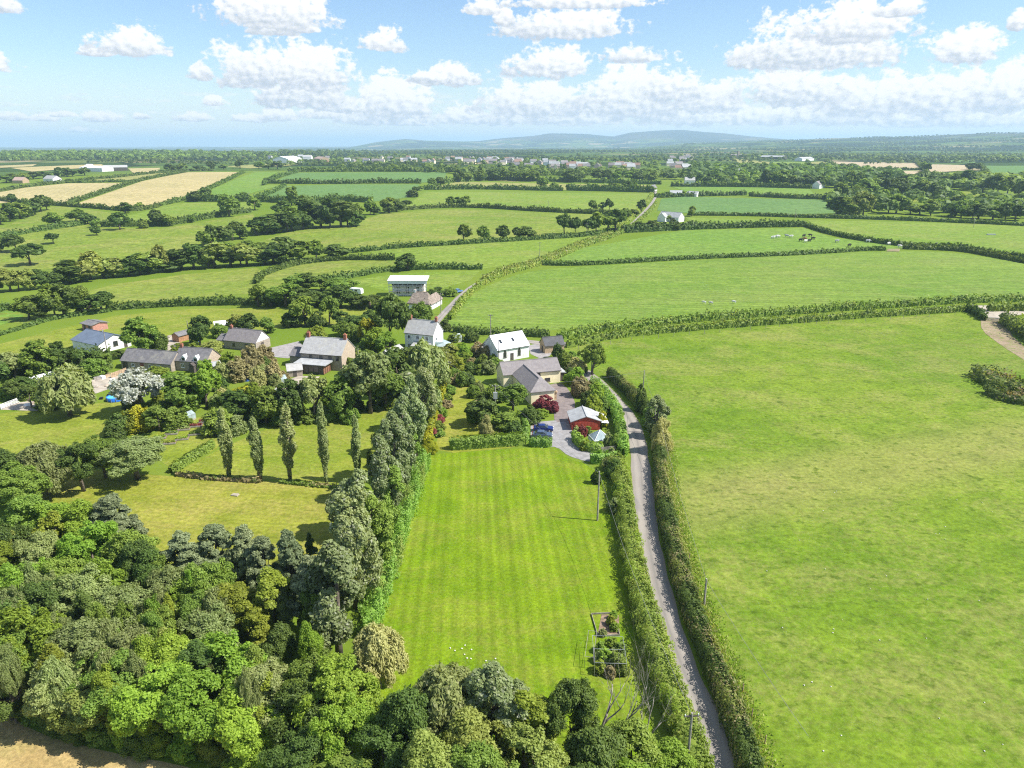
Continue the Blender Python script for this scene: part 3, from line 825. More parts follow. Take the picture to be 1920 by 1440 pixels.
# ------------------------------------------------------------------ fields, lawns and tracks
G = {
    'lawn': M_grass('turf_lawn', (.125, .22, .006), (.165, .25, .010), (.28, .245, .06), .35, .03, 2.2, stripe=(R(3), 1.7, .21)),
    'meadow': M_grass('turf_mown_meadow', (.19, .23, .022), (.24, .255, .035), (.36, .30, .09), .55, .03, 1.3, stripe=(R(80), 1.4, .1)),
    'orchard': M_grass('turf_orchard', (.165, .225, .02), (.21, .25, .03), (.32, .28, .08), .4, .03, 1.3, stripe=(R(70), 1.5, .08)),
    'pasture': M_grass('turf_pasture', (.115, .20, .012), (.165, .24, .02), (.31, .27, .10), .42, .018, 1.1, lush=.7, stripe=(R(14), 2.6, .045), band=(P(1290, 940), P(1900, 830), 13)),
    'striped': M_grass('turf_striped_field', (.13, .225, .027), (.17, .25, .038), (.26, .25, .10), .25, .012, .6, stripe=(R(84), 4.2, .16)),
    'smooth': M_grass('turf_smooth_field', (.13, .235, .03), (.165, .26, .038), (.24, .24, .09), .2, .006, .35, stripe=(R(80), 7, .06)),
    'mid': M_grass('turf_green_field', (.145, .235, .024), (.185, .26, .034), (.28, .26, .085), .35, .008, .4),
    'rough': M_grass('turf_rough_field', (.145, .22, .022), (.205, .255, .036), (.30, .265, .09), .5, .009, .4, lush=.4),
    'hay': M_grass('turf_pale_hay_field', (.24, .255, .07), (.29, .285, .09), (.40, .34, .15), .5, .01, .4, stripe=(R(60), 6, .06)),
    'tan': M_grass('stubble_tan', (.40, .335, .155), (.47, .385, .19), (.33, .31, .12), .35, .008, .4, stripe=(R(66), 9, .10)),
    'tan2': M_grass('stubble_tan_rows', (.39, .335, .16), (.45, .375, .19), (.33, .31, .12), .35, .008, .4, stripe=(R(20), 9, .10)),
    'pink': M_grass('stubble_pinkish', (.42, .335, .21), (.47, .375, .24), (.4, .36, .19), .3, .006, .3),
    'cool': M_grass('turf_cool_green', (.105, .2, .05), (.125, .22, .06), (.2, .24, .1), .2, .006, .35, stripe=(R(85), 8, .05)),
    'stub': M_grass('stubble_near', (.40, .29, .12), (.48, .36, .165), (.30, .27, .09), .5, .05, 2.2, stripe=(R(65), 1.6, .12)),
    'mud': M_grass('bare_earth', (.28, .21, .14), (.34, .265, .18), (.17, .21, .05), .8, .12, 2.0),
}
gravel = M('gravel_drive', (.27, .26, .255), .95, .12, .8, bump=.2)
tarmac = M('drive_tarmac', (.21, .175, .165), .9, .12, .7)
concrete = M('yard_concrete', (.40, .35, .28), .9, .14, .5)
soil = M('garden_soil', (.26, .185, .125), .95, .25, 2.0)

F = lambda px, m, lab, **k: sheet('field', px, G[m], lab, **k)
# beyond the village, left
F([(-260, 372), (0, 357), (127, 344), (247, 343), (117, 382), (97, 382), (30, 378), (-260, 410)], 'tan2', 'tan stubble field at the picture edge with long straight rows')
F([(143, 339), (257, 338), (320, 324), (187, 331)], 'hay', 'thin pale strip of stubble above the tan fields')
F([(143, 382), (267, 340), (353, 323), (460, 323), (393, 355), (347, 372), (267, 390), (247, 393), (180, 387)], 'tan', 'large pale tan stubble field climbing the slope')
F([(397, 355), (480, 323), (523, 323), (493, 338), (493, 347), (527, 348), (450, 368), (397, 370)], 'smooth', 'narrow bright green field beside the large tan field')
F([(520, 338), (555, 324), (838, 323), (830, 342), (760, 343)], 'cool', 'long cool green field above the hedge bend')
F([(490, 371), (533, 349), (640, 346), (787, 346), (770, 370), (700, 378), (560, 379)], 'cool', 'cool green field below the long upper field')
F([(197, 416), (330, 381), (470, 380), (475, 398), (330, 420), (290, 421)], 'mid', 'green field under the hedge of the large tan field')
F([(-60, 446), (20, 420), (97, 388), (120, 388), (215, 400), (190, 418), (150, 425), (0, 440)], 'rough', 'small green field with hedgerow oaks at the far left')
F([(-200, 470), (0, 446), (143, 422), (300, 430), (475, 401), (480, 416), (365, 462), (245, 490), (100, 520), (-100, 550)], 'rough', 'broad pasture dotted with single oaks')
F([(475, 457), (560, 430), (660, 418), (720, 400), (860, 392), (1000, 398), (1165, 404), (1160, 420), (1090, 440), (850, 460), (680, 471)], 'rough', 'wide rough green field with a curved upper hedge')
F([(797, 359), (1220, 363), (1213, 380), (1203, 397), (993, 392), (920, 387), (790, 387), (760, 388)], 'mid', 'long green field between two dark hedges below the town')
F([(807, 351), (860, 341), (1203, 347), (1233, 349), (1190, 358), (1050, 356)], 'hay', 'pale hay strip under the tree belt')
F([(880, 336), (1010, 332), (1050, 336), (960, 341)], 'hay', 'small pale clearing among trees below the town')
F([(690, 470), (860, 460), (1080, 443), (1150, 437), (1090, 462), (1010, 490), (900, 505), (740, 498)], 'mid', 'green wedge of field left of the climbing road')
F([(500, 505), (640, 487), (740, 490), (780, 492), (640, 520), (540, 532), (490, 532)], 'rough', 'small rough field behind the tree belt')
F([(650, 527), (760, 512), (900, 508), (880, 527), (830, 540), (720, 545)], 'mid', 'small green paddock behind the scaffolded house')
F([(-60, 590), (150, 550), (215, 533), (340, 515), (480, 502), (520, 522), (540, 546), (430, 553), (225, 571), (60, 610)], 'rough', 'pale green sloping meadow below the stream trees')
F([(-260, 720), (-60, 660), (120, 615), (215, 592), (360, 579), (540, 577), (700, 580), (690, 606), (560, 612), (450, 622), (330, 630), (240, 642), (140, 648), (0, 690)], 'orchard', 'paddock around the small brick stable')
F([(-160, 590), (0, 572), (40, 575), (45, 598), (0, 610), (-160, 640)], 'smooth', 'corner of bright green field at the picture edge')
# beyond the village, right
F([(1255, 349), (1400, 350), (1517, 354), (1530, 368), (1410, 363), (1290, 360)], 'smooth', 'green field right of the far bungalows')
F([(1240, 373), (1280, 369), (1545, 375), (1567, 400), (1450, 403), (1290, 400), (1232, 395)], 'cool', 'cool green field beside the dark hedgerow wood')
F([(1285, 408), (1467, 413), (1460, 418), (1300, 419)], 'mid', 'thin green strip behind the cow field hedge')
F([(1025, 495), (1090, 466), (1280, 432), (1505, 427), (1560, 445), (1710, 465), (1600, 470), (1300, 486), (1100, 496)], 'smooth', 'green field where the cows graze')
F([(1513, 413), (1920, 422), (2100, 428), (2100, 510), (1920, 484), (1800, 468), (1560, 440)], 'mid', 'wide green field right of the cow field')
F([(1763, 360), (1827, 360), (1920, 378), (2050, 400), (2050, 420), (1920, 398), (1830, 388)], 'orchard', 'yellow-green field behind the dark wood')
F([(1600, 371), (1713, 372), (1735, 379), (1610, 384)], 'orchard', 'small yellow-green clearing in the dark wood')
F([(1560, 303), (1717, 306), (1727, 318), (1573, 318)], 'pink', 'pinkish stubble field on the far slope')
F([(1667, 321), (1733, 320), (1737, 327), (1683, 333)], 'pink', 'small pinkish stubble corner by a lone tree')
F([(1727, 308), (1813, 310), (1810, 320), (1747, 324)], 'pink', 'pale stubble field right of the lone tree')
F([(1840, 311), (1990, 311), (1990, 336), (1857, 336)], 'cool', 'cool green field at the far picture edge')
F([(1370, 297), (1443, 304), (1440, 314), (1413, 315)], 'hay', 'pale green field below the far barns')
F([(1449, 304), (1513, 304), (1513, 315), (1453, 314)], 'mid', 'green field beside the far long barn')
F([(1520, 304), (1547, 303), (1567, 317), (1517, 317)], 'hay', 'yellowish field between two far hedges')
F([(1690, 296), (1820, 301), (1830, 306), (1720, 302)], 'cool', 'far cool green strip above the pink stubble')
F([(1740, 326), (1840, 322), (1850, 334), (1700, 335)], 'mid', 'green field under the lone far tree')
F([(985, 297), (1110, 296), (1120, 303), (975, 304)], 'cool', 'green field beside the white terraces of the town')
F([(1090, 325), (1190, 320), (1200, 326), (1120, 332)], 'mid', 'small green field below the town')
F([(20, 315), (190, 308), (200, 313), (60, 322)], 'tan', 'far tan field by the farm sheds')
F([(240, 316), (300, 315), (298, 322), (250, 325)], 'tan2', 'small far tan field right of the farm sheds')
F([(0, 311), (70, 308), (60, 312), (0, 315)], 'tan2', 'far tan strip at the left picture edge')
F([(420, 312), (520, 306), (560, 309), (470, 316)], 'hay', 'pale clearing by the white far buildings')
F([(1285, 322), (1360, 322), (1350, 327), (1290, 327)], 'pink', 'small pale field below the far town')
# round the village
F([(838, 602), (850, 577), (900, 542), (975, 512), (1050, 502), (1300, 488), (1600, 473), (1720, 471), (1800, 475), (1920, 493), (2080, 520), (2080, 560), (1920, 556), (1700, 563), (1450, 581), (1130, 606), (1050, 619), (900, 622), (850, 620)], 'striped', 'large striped hay field behind the white chapel', smooth=1)
F([(1040, 652), (1150, 640), (1300, 624), (1500, 608), (1700, 594), (1800, 587), (1838, 592), (1860, 606), (2050, 610), (230, 190, 0), (260, 40, 0), (150, 5, 0), (32, 25, 0), (1430, 1440), (1335, 1210), (1262, 960), (1243, 835), (1205, 770), (1140, 705)], 'pasture', 'big rough pasture right of the lane', smooth=0)
sheet('lawn', [(806, 852), (1000, 839), (1045, 841), (1065, 859), (1100, 870), (1130, 885), (1140, 930), (1160, 1010), (1178, 1080), (1200, 1180), (1220, 1340), (1230, 1440), (650, 1440), (680, 1180), (760, 960)], G['lawn'], 'long striped lawn between the poplars and the lane', 'lawn', lvl=1)
F([(20, 950), (130, 878), (320, 893), (640, 910), (665, 960), (640, 1090), (520, 1100), (300, 1060), (120, 1000)], 'meadow', 'sunny mown meadow below the columnar poplars')
F([(325, 888), (420, 838), (540, 788), (740, 765), (800, 780), (700, 890), (650, 908)], 'orchard', 'sunny mown plot behind the columnar poplars')
sheet('lawn', [(255, 835), (330, 788), (420, 776), (432, 812), (405, 842), (330, 884)], G['orchard'], 'vegetable plot lawn behind the hedge', 'lawn', lvl=2)
sheet('lawn', [(-120, 790), (60, 768), (230, 752), (245, 790), (215, 830), (140, 852), (-120, 880)], G['orchard'], 'lawn with the rounded willow on it', 'lawn')
sheet('lawn', [(845, 722), (870, 706), (900, 712), (912, 745), (888, 798), (962, 797), (990, 812), (985, 838), (815, 852), (822, 810)], G['meadow'], 'dry garden lawn left of the cream house', 'lawn', smooth=1)
F([(-30, 25, 0), (-150, 40, 0), (-140, 80, 0), (-20, 1310), (60, 1372), (200, 1410), (330, 1432), (420, 1460), (-8, 30, 0)], 'stub', 'tan stubble field at the wood edge in the near corner', smooth=1)
sheet('bare_earth', [(1838, 592), (1880, 600), (1905, 640), (1990, 700), (1990, 720), (1925, 678), (1880, 650), (1840, 620)], G['mud'], 'trampled bare earth inside the field gateway', 'ground', lvl=3, smooth=1)
sheet('bare_earth', [(1664, 467), (1688, 467), (1686, 472), (1662, 472)], G['mud'], 'bare earth at the cow field gateway', 'ground', lvl=3)
sheet('concrete_yard', [(1822, 574), (1920, 576), (2000, 580), (2000, 592), (1925, 588), (1880, 598), (1850, 596)], concrete, 'pale concrete apron at the far gateway', 'yard', lvl=4)
sheet('driveway', [(1002, 728), (1050, 717), (1066, 730), (1078, 752), (1078, 770), (1066, 790), (1040, 792), (1038, 770), (1010, 752)], tarmac, 'brown tarmac forecourt of the cream house', 'driveway', lvl=4, smooth=1)
sheet('driveway', [(995, 793), (1030, 789), (1070, 787), (1072, 806), (1074, 828), (1085, 842), (1110, 850), (1150, 852), (1165, 858), (1160, 868), (1105, 867), (1065, 855), (1045, 838), (1015, 838), (995, 825)], gravel, 'grey gravel drive curving past the red garage', 'driveway', lvl=3, smooth=1)
sheet('yard', [(990, 648), (1030, 640), (1040, 655), (1030, 668), (1012, 672), (995, 664)], M('yard_tarmac', (.30, .28, .27), .9, .12, .7), 'grey tarmac yard between chapel and small barn', 'yard', lvl=3)
sheet('yard', [(165, 715), (205, 700), (250, 698), (245, 712), (215, 726), (180, 738), (160, 735)], concrete, 'rubble strewn yard in front of the long barn', 'yard', lvl=3)
sheet('yard', [(-60, 775), (0, 758), (60, 752), (100, 758), (95, 772), (0, 768)], concrete, 'pale concrete yard behind the five-bar gate', 'yard', lvl=3)
sheet('yard', [(287, 640), (320, 632), (345, 628), (330, 655), (300, 660)], concrete, 'pale gravel yard behind the long barn', 'yard', lvl=3)
sheet('yard', [(495, 655), (560, 640), (580, 660), (540, 672), (500, 668)], M('yard_tarmac', (.30, .28, .27)), 'grey drive behind the stone house', 'yard', lvl=3)
sheet('patio', [(500, 728), (560, 705), (600, 706), (585, 722), (520, 738)], concrete, 'pale patio in front of the stone house', 'patio', lvl=3)
lane_m = M_lane()
road('lane', [(1388, 1540), (1352, 1440), (1320, 1345), (1275, 1240), (1240, 1130), (1217, 1020), (1206, 930), (1200, 865), (1193, 820), (1176, 780), (1148, 745), (1118, 715), (1085, 690), (1055, 668), (1035, 655), (1010, 643), (960, 640), (900, 650)], 3.7, lane_m, 'narrow sunlit lane curving up past the garage', lvl=4)
road('lane', [(1040, 651), (1090, 640), (1300, 613), (1500, 597), (1700, 583), (1830, 575), (1960, 577)], 3.2, lane_m, 'sunken lane hidden between two hedges across the slope', lvl=3)
road('lane', [(810, 612), (838, 582), (868, 552), (900, 530), (950, 510), (1020, 490), (1090, 460), (1150, 440), (1180, 424), (1204, 402), (1222, 382), (1230, 366), (1226, 355)], 2.9, lane_m, 'pale road climbing from the white house to the far bungalows', lvl=4)
sheet('garden_bed', [(1128, 1152), (1160, 1154), (1162, 1190), (1120, 1192)], soil, 'bare soil of the vegetable bed by the lane hedge', 'garden bed', lvl=3)

# ------------------------------------------------------------------ hedges
H = hedge
# lane, near
H([(1312, 1480), (1283, 1380), (1250, 1300), (1221, 1200), (1194, 1100), (1178, 1010), (1168, 940), (1161, 892), (1149, 872)], 3.2, 2.5, 'green', 'thick wild hedge between the long lawn and the lane', rough=.4, mix=['olive', 'bright'])
H([(1410, 1480), (1382, 1380), (1336, 1260), (1288, 1130), (1256, 1010), (1239, 920), (1235, 840), (1221, 790), (1184, 745), (1142, 705)], 2.6, 2.6, 'dark', 'dark bramble hedge on the field side of the lane', rough=.28, mix=['brown', 'olive'])
tuft_strip('grass', [(1440, 1480), (1412, 1380), (1362, 1260), (1312, 1130), (1276, 1010), (1256, 920), (1248, 840), (1236, 790)], 2.6, 'straw', 'tall dry grass along the field edge of the lane hedge', .6, 1.3)
tuft_strip('grass', [(1450, 1480), (1424, 1380), (1374, 1260), (1324, 1130), (1286, 1010), (1264, 920), (1254, 840)], 2.2, 'bright', 'green grass fringe between lane hedge and pasture', .5, 1.0)
H([(1168, 858), (1165, 830), (1160, 800), (1150, 770), (1130, 742), (1112, 722)], 2.4, 2.4, 'laurel', 'tall clipped hedge between the garage and the lane', rough=.4, mix=['green'])
H([(690, 1200), (724, 1085), (751, 1010), (777, 930), (797, 868)], 2.3, 2.6, 'laurel', 'bright laurel hedge along the poplar side of the lawn', rough=.9, dens=1.2, vary=.5, mix=['green', 'olive'])
H([(843, 842), (900, 838), (984, 832)], 2.2, 2.4, 'green', 'clipped green hedge across the top of the long lawn', rough=.25, vary=.1, boxy=.45)
H([(984, 833), (986, 812), (982, 790)], 1.4, 1.8, 'laurel', 'short pale clipped hedge beside the parked cars', rough=.25, vary=.1)
H([(992, 836), (1035, 836)], 2.0, 1.7, 'laurel', 'low rounded hedge in front of the parked cars', rough=.4)
H([(1107, 868), (1155, 864)], 2.3, 2.0, 'laurel', 'box-shaped laurel hedge at the drive mouth', rough=.25, vary=.06, boxy=.4)
H([(1076, 822), (1090, 838), (1112, 846), (1130, 846)], 1.8, 1.8, 'laurel', 'curved clipped hedge round the glass pyramid', rough=.25, vary=.06, boxy=.4)
H([(800, 838), (812, 800), (826, 755), (838, 705), (842, 690)], 1.6, 2.0, 'yellow', 'golden clipped hedge beside the garden lawn', rough=.2, vary=.08, boxy=.4, mix=['lime'])
H([(322, 888), (350, 868), (378, 852), (400, 836)], 1.8, 1.6, 'green', 'clipped hedge between vegetable plot and poplar plot', rough=.3)
H([(330, 891), (380, 897), (430, 901), (490, 905)], 1.0, .7, 'brown', 'low ragged bank of weeds at the poplar feet', rough=1.0, mix=['dark'])
H([(525, 905), (580, 910), (640, 916)], 1.0, .6, 'green', 'low green bank under the two right-hand columnar poplars', rough=1.0, mix=['brown'])
H([(432, 748), (465, 735), (482, 728)], 1.6, 1.7, 'yellow', 'golden clipped hedge in the garden left of the stone house', rough=.2, boxy=.4, mix=['lime'])
# double hedge lane across the slope
H([(1045, 637), (1150, 620), (1300, 603), (1500, 588), (1700, 574), (1830, 567), (1960, 565), (2100, 566)], 2.4, 2.4, 'green', 'upper hedge of the double-hedged lane below the striped field', rough=.8, mix=['olive', 'dark'])
H([(1062, 652), (1150, 634), (1300, 619), (1500, 604), (1700, 590), (1812, 583)], 2.2, 2.1, 'green', 'lower hedge of the double-hedged lane above the pasture', rough=.8, mix=['olive', 'dark'])
H([(1812, 583), (1830, 590), (1846, 602)], 2.2, 2.6, 'dark', 'short dark hedge turning down to the field gate', rough=.7)
H([(1852, 584), (1890, 582), (1960, 584)], 3.0, 3.0, 'green', 'leafy hedge beyond the pale concrete apron', rough=.8)
H([(1882, 604), (1915, 628), (1960, 655)], 4.5, 3.4, 'dark', 'dense dark hedge right of the trampled gateway', rough=.8, mix=['green'])
H([(1838, 702), (1870, 724), (1920, 735), (1990, 742)], 6.5, 2.4, 'dark', 'overgrown bramble thicket standing in the pasture', rough=1.0, mix=['olive', 'brown'], vary=.5)
H([(1850, 735), (1890, 752), (1960, 758)], 3.5, 1.8, 'dark', 'lower edge of brambles below the pasture thicket', rough=1.0, mix=['brown'])
# hedges of the road climbing away
H([(845, 600), (866, 569), (890, 545), (906, 534), (953, 514), (1022, 494), (1092, 464)], 2.0, 1.9, 'green', 'low verge hedge right of the climbing road', rough=.7, mix=['olive'])
H([(905, 524), (948, 506), (1018, 486), (1087, 457), (1148, 437)], 2.0, 1.5, 'olive', 'verge hedge left of the climbing road', rough=.7, mix=['green'])
H([(850, 622), (900, 626), (960, 628), (1030, 632)], 3.0, 2.0, 'dark', 'dark hedge at the foot of the striped field behind the chapel', rough=.7, mix=['green'])
H([(1015, 497), (1100, 497), (1300, 486), (1500, 478), (1620, 470), (1660, 470)], 2.4, 2.0, 'dark', 'dark hedge between the cow field and the striped field', rough=.6)
H([(1692, 467), (1760, 469), (1820, 474), (1920, 493), (2050, 515)], 2.8, 2.4, 'dark', 'dark hedge climbing to the right edge behind the striped field', rough=.6)
H([(1508, 424), (1560, 440), (1640, 455), (1720, 464), (1800, 468), (1920, 486), (2050, 505)], 2.8, 2.6, 'dark', 'curving dark hedge between cow field and right field', rough=.6)
H([(1165, 437), (1280, 431), (1400, 427), (1510, 425)], 3.6, 4.0, 'dark', 'tall dark hedge behind the cow field', rough=.7)
H([(1290, 404), (1400, 405), (1500, 408), (1650, 412), (1800, 418), (1920, 424), (2050, 430)], 2.6, 2.5, 'dark', 'long dark hedge along the top of the right field', rough=.6)
H([(1092, 463), (1153, 443), (1186, 426), (1212, 403), (1231, 382)], 2.4, 2.0, 'olive', 'overgrown bank right of the upper climbing road', rough=.8, mix=['green'])
H([(1155, 426), (1178, 414), (1196, 398), (1212, 382), (1222, 366)], 3, 2.2, 'olive', 'overgrown bank left of the upper climbing road', rough=.8, mix=['green'])
for px, wd, ht, lab in [
    ([(1228, 371), (1320, 368), (1400, 366)], 5, 5, 'dark hedge left part below the green far bungalow field'),
    ([(1404, 368), (1480, 372), (1550, 374)], 5, 5, 'dark hedge right part below the green far bungalow field'),
    ([(1258, 350), (1400, 351), (1520, 354)], 5, 6, 'dark hedge on top of the far bungalow field'),
    ([(735, 396), (830, 390), (900, 390), (1000, 396), (1080, 400), (1170, 403)], 4, 4, 'long curved dark hedge above the wide rough field'),
    ([(795, 356), (900, 355), (1000, 357), (1055, 358)], 6, 6, 'dark hedge below the pale hay strip'),
    ([(1062, 357), (1150, 359), (1225, 361)], 7, 8, 'thick dark hedge below the right end of the hay strip'),
    ([(812, 345), (920, 338), (1050, 341), (1200, 345), (1240, 346)], 6, 6, 'dark hedge above the pale hay strip'),
    ([(495, 344), (600, 345), (700, 344), (790, 344)], 6, 6, 'dark hedge between the two cool green fields'),
    ([(494, 348), (510, 338), (535, 330), (558, 324)], 5, 5, 'short hedge bending up to the long cool field'),
    ([(540, 323), (640, 322), (740, 322), (850, 322)], 8, 8, 'dark hedge along the top of the long cool field'),
    ([(535, 350), (500, 366), (478, 372)], 6, 4, 'hedge down the end of the lower cool field'),
    ([(480, 378), (560, 381), (640, 378), (700, 380)], 6, 7, 'hedge along the foot of the lower cool field'),
    ([(350, 377), (400, 378), (470, 378)], 6, 7, 'dark hedge above the green field under the tan slope'),
    ([(458, 324), (425, 340), (395, 354), (350, 374), (300, 386)], 6, 4, 'hedge between the large tan field and the narrow green one'),
    ([(350, 323), (300, 332), (262, 340), (200, 360), (125, 384)], 6, 4, 'hedge between the two tan slope fields'),
    ([(0, 376), (40, 381), (100, 385), (180, 391), (250, 396), (300, 388)], 5, 4, 'dark hedge along the foot of the tan fields'),
    ([(125, 343), (190, 342), (255, 341)], 5, 3, 'thin hedge above the tan field with straight rows'),
    ([(0, 360), (60, 350), (150, 340), (250, 330), (330, 322), (400, 320)], 6, 4, 'hedge along the far edge of the tan fields'),
    ([(0, 448), (60, 436), (130, 426), (160, 421)], 5, 4, 'hedge below the small field at the far left'),
    ([(190, 426), (260, 424), (330, 421), (400, 408), (470, 398)], 6, 5, 'bushy hedge above the oak pasture'),
    ([(660, 474), (720, 468), (800, 462), (900, 456), (1000, 450), (1090, 444), (1160, 433)], 4, 3, 'low hedge along the foot of the wide rough field'),
    ([(480, 533), (500, 515), (560, 497), (640, 488), (740, 488)], 4, 3, 'hedge round the small rough field'),
    ([(560, 532), (640, 524), (720, 510), (800, 505), (905, 505)], 4, 3, 'hedge behind the paddock of the scaffolded house'),
    ([(200, 582), (280, 577), (360, 573), (480, 571), (545, 572)], 4, 3.2, 'dark hedge above the stable paddock'),
    ([(-40, 600), (20, 580), (80, 592)], 4, 3, 'hedge corner at the left edge above the stable paddock'),
    ([(-40, 640), (30, 620), (90, 602), (150, 592), (210, 584)], 3, 1.4, 'low overgrown hedge bank along the stable paddock'),
    ([(1570, 318), (1650, 318), (1740, 319)], 6, 4, 'thin far hedge under the pinkish stubble'),
    ([(1547, 302), (1560, 310), (1570, 318)], 8, 6, 'far hedge between yellowish and pinkish fields'),
    ([(1717, 304), (1728, 314), (1736, 326)], 8, 6, 'far hedge between the two pinkish fields'),
    ([(1700, 335), (1780, 336), (1860, 337), (1930, 338)], 8, 6, 'far hedge below the green edge field'),
    ([(1836, 310), (1850, 326), (1858, 336)], 8, 5, 'far hedge at the end of the cool edge field'),
    ([(1513, 303), (1517, 310), (1515, 316)], 8, 5, 'far hedge between green and yellowish fields'),
    ([(-10, 722), (40, 705), (100, 694), (160, 688), (210, 678)], 5, 5, 'thick hedge left of the long barn'),
    ([(60, 735), (110, 715), (160, 700), (212, 692)], 4, 3.2, 'clipped leafy hedge behind the white container'),
]:
    H(px, wd * .62, ht * .8, 'dark', lab, rough=.8, vary=.45)
# ------------------------------------------------------------------ trees one by one
W = 'in the foreground wood'
for u, vt, h, w, sp in [
    (20, 880, 9, 95, 'ash'), (75, 838, 9, 95, 'willow'), (140, 835, 9, 75, 'oakd'), (185, 822, 8, 70, 'ash'), (245, 822, 8.2, 104, 'sallow'), (-20, 845, 9, 90, 'oakd'),
    (35, 935, 10, 90, 'oak'), (90, 940, 9, 80, 'ashb'), (145, 945, 10, 80, 'oakb'), (-15, 985, 10, 100, 'ashd'),
    (205, 930, 11, 75, 'pine'), (165, 985, 10, 90, 'oakb'), (60, 1000, 9, 90, 'sallow'), (225, 995, 10, 85, 'oak'), (255, 1015, 10, 85, 'oakd'), (110, 1045, 9, 85, 'ash'), (25, 1055, 9.5, 95, 'ashb'),
    (285, 1035, 9.5, 80, 'oakd'), (190, 1055, 9.5, 90, 'oakb'),
    (340, 1003, 11, 75, 'pine'), (393, 985, 11.5, 75, 'pine'), (450, 990, 11.5, 62, 'pine'), (487, 1012, 11, 65, 'pine'), (535, 996, 12, 58, 'pine'), (578, 1003, 10, 55, 'fir'),
    (60, 1090, 9, 110, 'ashd'), (150, 1080, 9.5, 110, 'sallow'), (-20, 1120, 9, 110, 'oakd'), (235, 1100, 9, 120, 'sallow'), (320, 1060, 9.5, 95, 'sallow'), (375, 1052, 10, 95, 'ash'), (310, 1118, 9, 45, 'firy'),
    (425, 1092, 9.5, 90, 'golden'), (498, 1075, 10.5, 85, 'golden'), (460, 1130, 8.5, 70, 'golden'), (355, 1120, 9, 90, 'ash'), (385, 1150, 8.5, 100, 'sallow'), (285, 1150, 9, 85, 'ash'),
    (45, 1150, 10, 125, 'oakb'), (145, 1170, 9.5, 130, 'sallow'), (235, 1180, 9, 120, 'sallow'), (15, 1205, 8, 110, 'oak'), (330, 1195, 9, 120, 'ashb'), (420, 1205, 9.5, 125, 'oakb'),
    (110, 1235, 8, 120, 'sallow'), (200, 1240, 8.5, 120, 'ash'), (285, 1260, 9, 125, 'oakb'), (375, 1265, 9, 130, 'oakb'), (165, 1285, 6, 105, 'oako'), (480, 1250, 9, 110, 'sallow'), (455, 1300, 8, 120, 'oakb'),
    (510, 1180, 8, 80, 'oakd'), (560, 1240, 9, 110, 'ash'), (620, 1255, 10, 140, 'oakb'), (560, 1300, 8, 110, 'oakd'), (650, 1320, 8, 120, 'ashb'), (5, 1270, 5.5, 90, 'oakd'), (560, 1370, 6, 120, 'ashd'),
    (470, 1375, 4.5, 90, 'bushb'), (720, 1380, 7, 120, 'oakd'), (640, 1420, 5, 110, 'oak'),
]:
    tree_top(u, vt, h, w, sp, W)
# smaller growth between the big crowns
rnd = random.Random(5); k = 0
while k < 48:
    u, v = rnd.uniform(-10, 600), rnd.uniform(950, 1290)
    if not inside([(-20, 940), (120, 960), (300, 1050), (420, 1060), (590, 1090), (600, 1280), (300, 1290), (120, 1260), (-20, 1230)], np.array([u]), np.array([v]))[0]: continue
    tree_top(u, v, rnd.uniform(7.5, 10), rnd.uniform(38, 66), rnd.choice(['oak', 'oakb', 'sallow', 'oako', 'tallg', 'willow', 'golden', 'oak', 'talld']), W); k += 1
for u, vt, h, w, sp in [
    (755, 1288, 10, 110, 'oakd'), (845, 1262, 10, 135, 'willow'), (935, 1250, 11, 110, 'silver'), (900, 1330, 9, 130, 'oako'), (985, 1300, 9, 105, 'golden'), (1078, 1290, 10, 118, 'ashd'), (800, 1370, 9, 120, 'oako'),
    (880, 1400, 8, 130, 'oak'), (1000, 1385, 8, 135, 'oako'), (1110, 1365, 8, 125, 'oakd'), (1190, 1372, 6.5, 115, 'oak'), (1262, 1405, 5, 100, 'oakb'), (780, 1440, 7, 120, 'oakd'), (960, 1450, 7, 120, 'oak'), (1090, 1445, 7, 130, 'ashd'), (1200, 1450, 6, 120, 'oakb'),
]:
    tree_top(u, vt, h, w, sp, 'at the near end of the long lawn')
for u, vb, vt, w, sp in [(40, 1325, 1275, 60, 'bushd'), (110, 1362, 1315, 70, 'bushd'), (190, 1388, 1345, 60, 'bush'), (240, 1395, 1350, 55, 'bushb'), (300, 1400, 1352, 70, 'bushl'), (350, 1412, 1372, 60, 'bushb'), (410, 1425, 1372, 65, 'bush'), (80, 1348, 1305, 60, 'bush'), (160, 1380, 1325, 70, 'bushd'), (270, 1400, 1340, 80, 'bushd'), (450, 1440, 1385, 75, 'bushd')]:
    tree(u, vb, vt, w, sp, 'at the wood edge above the near stubble')
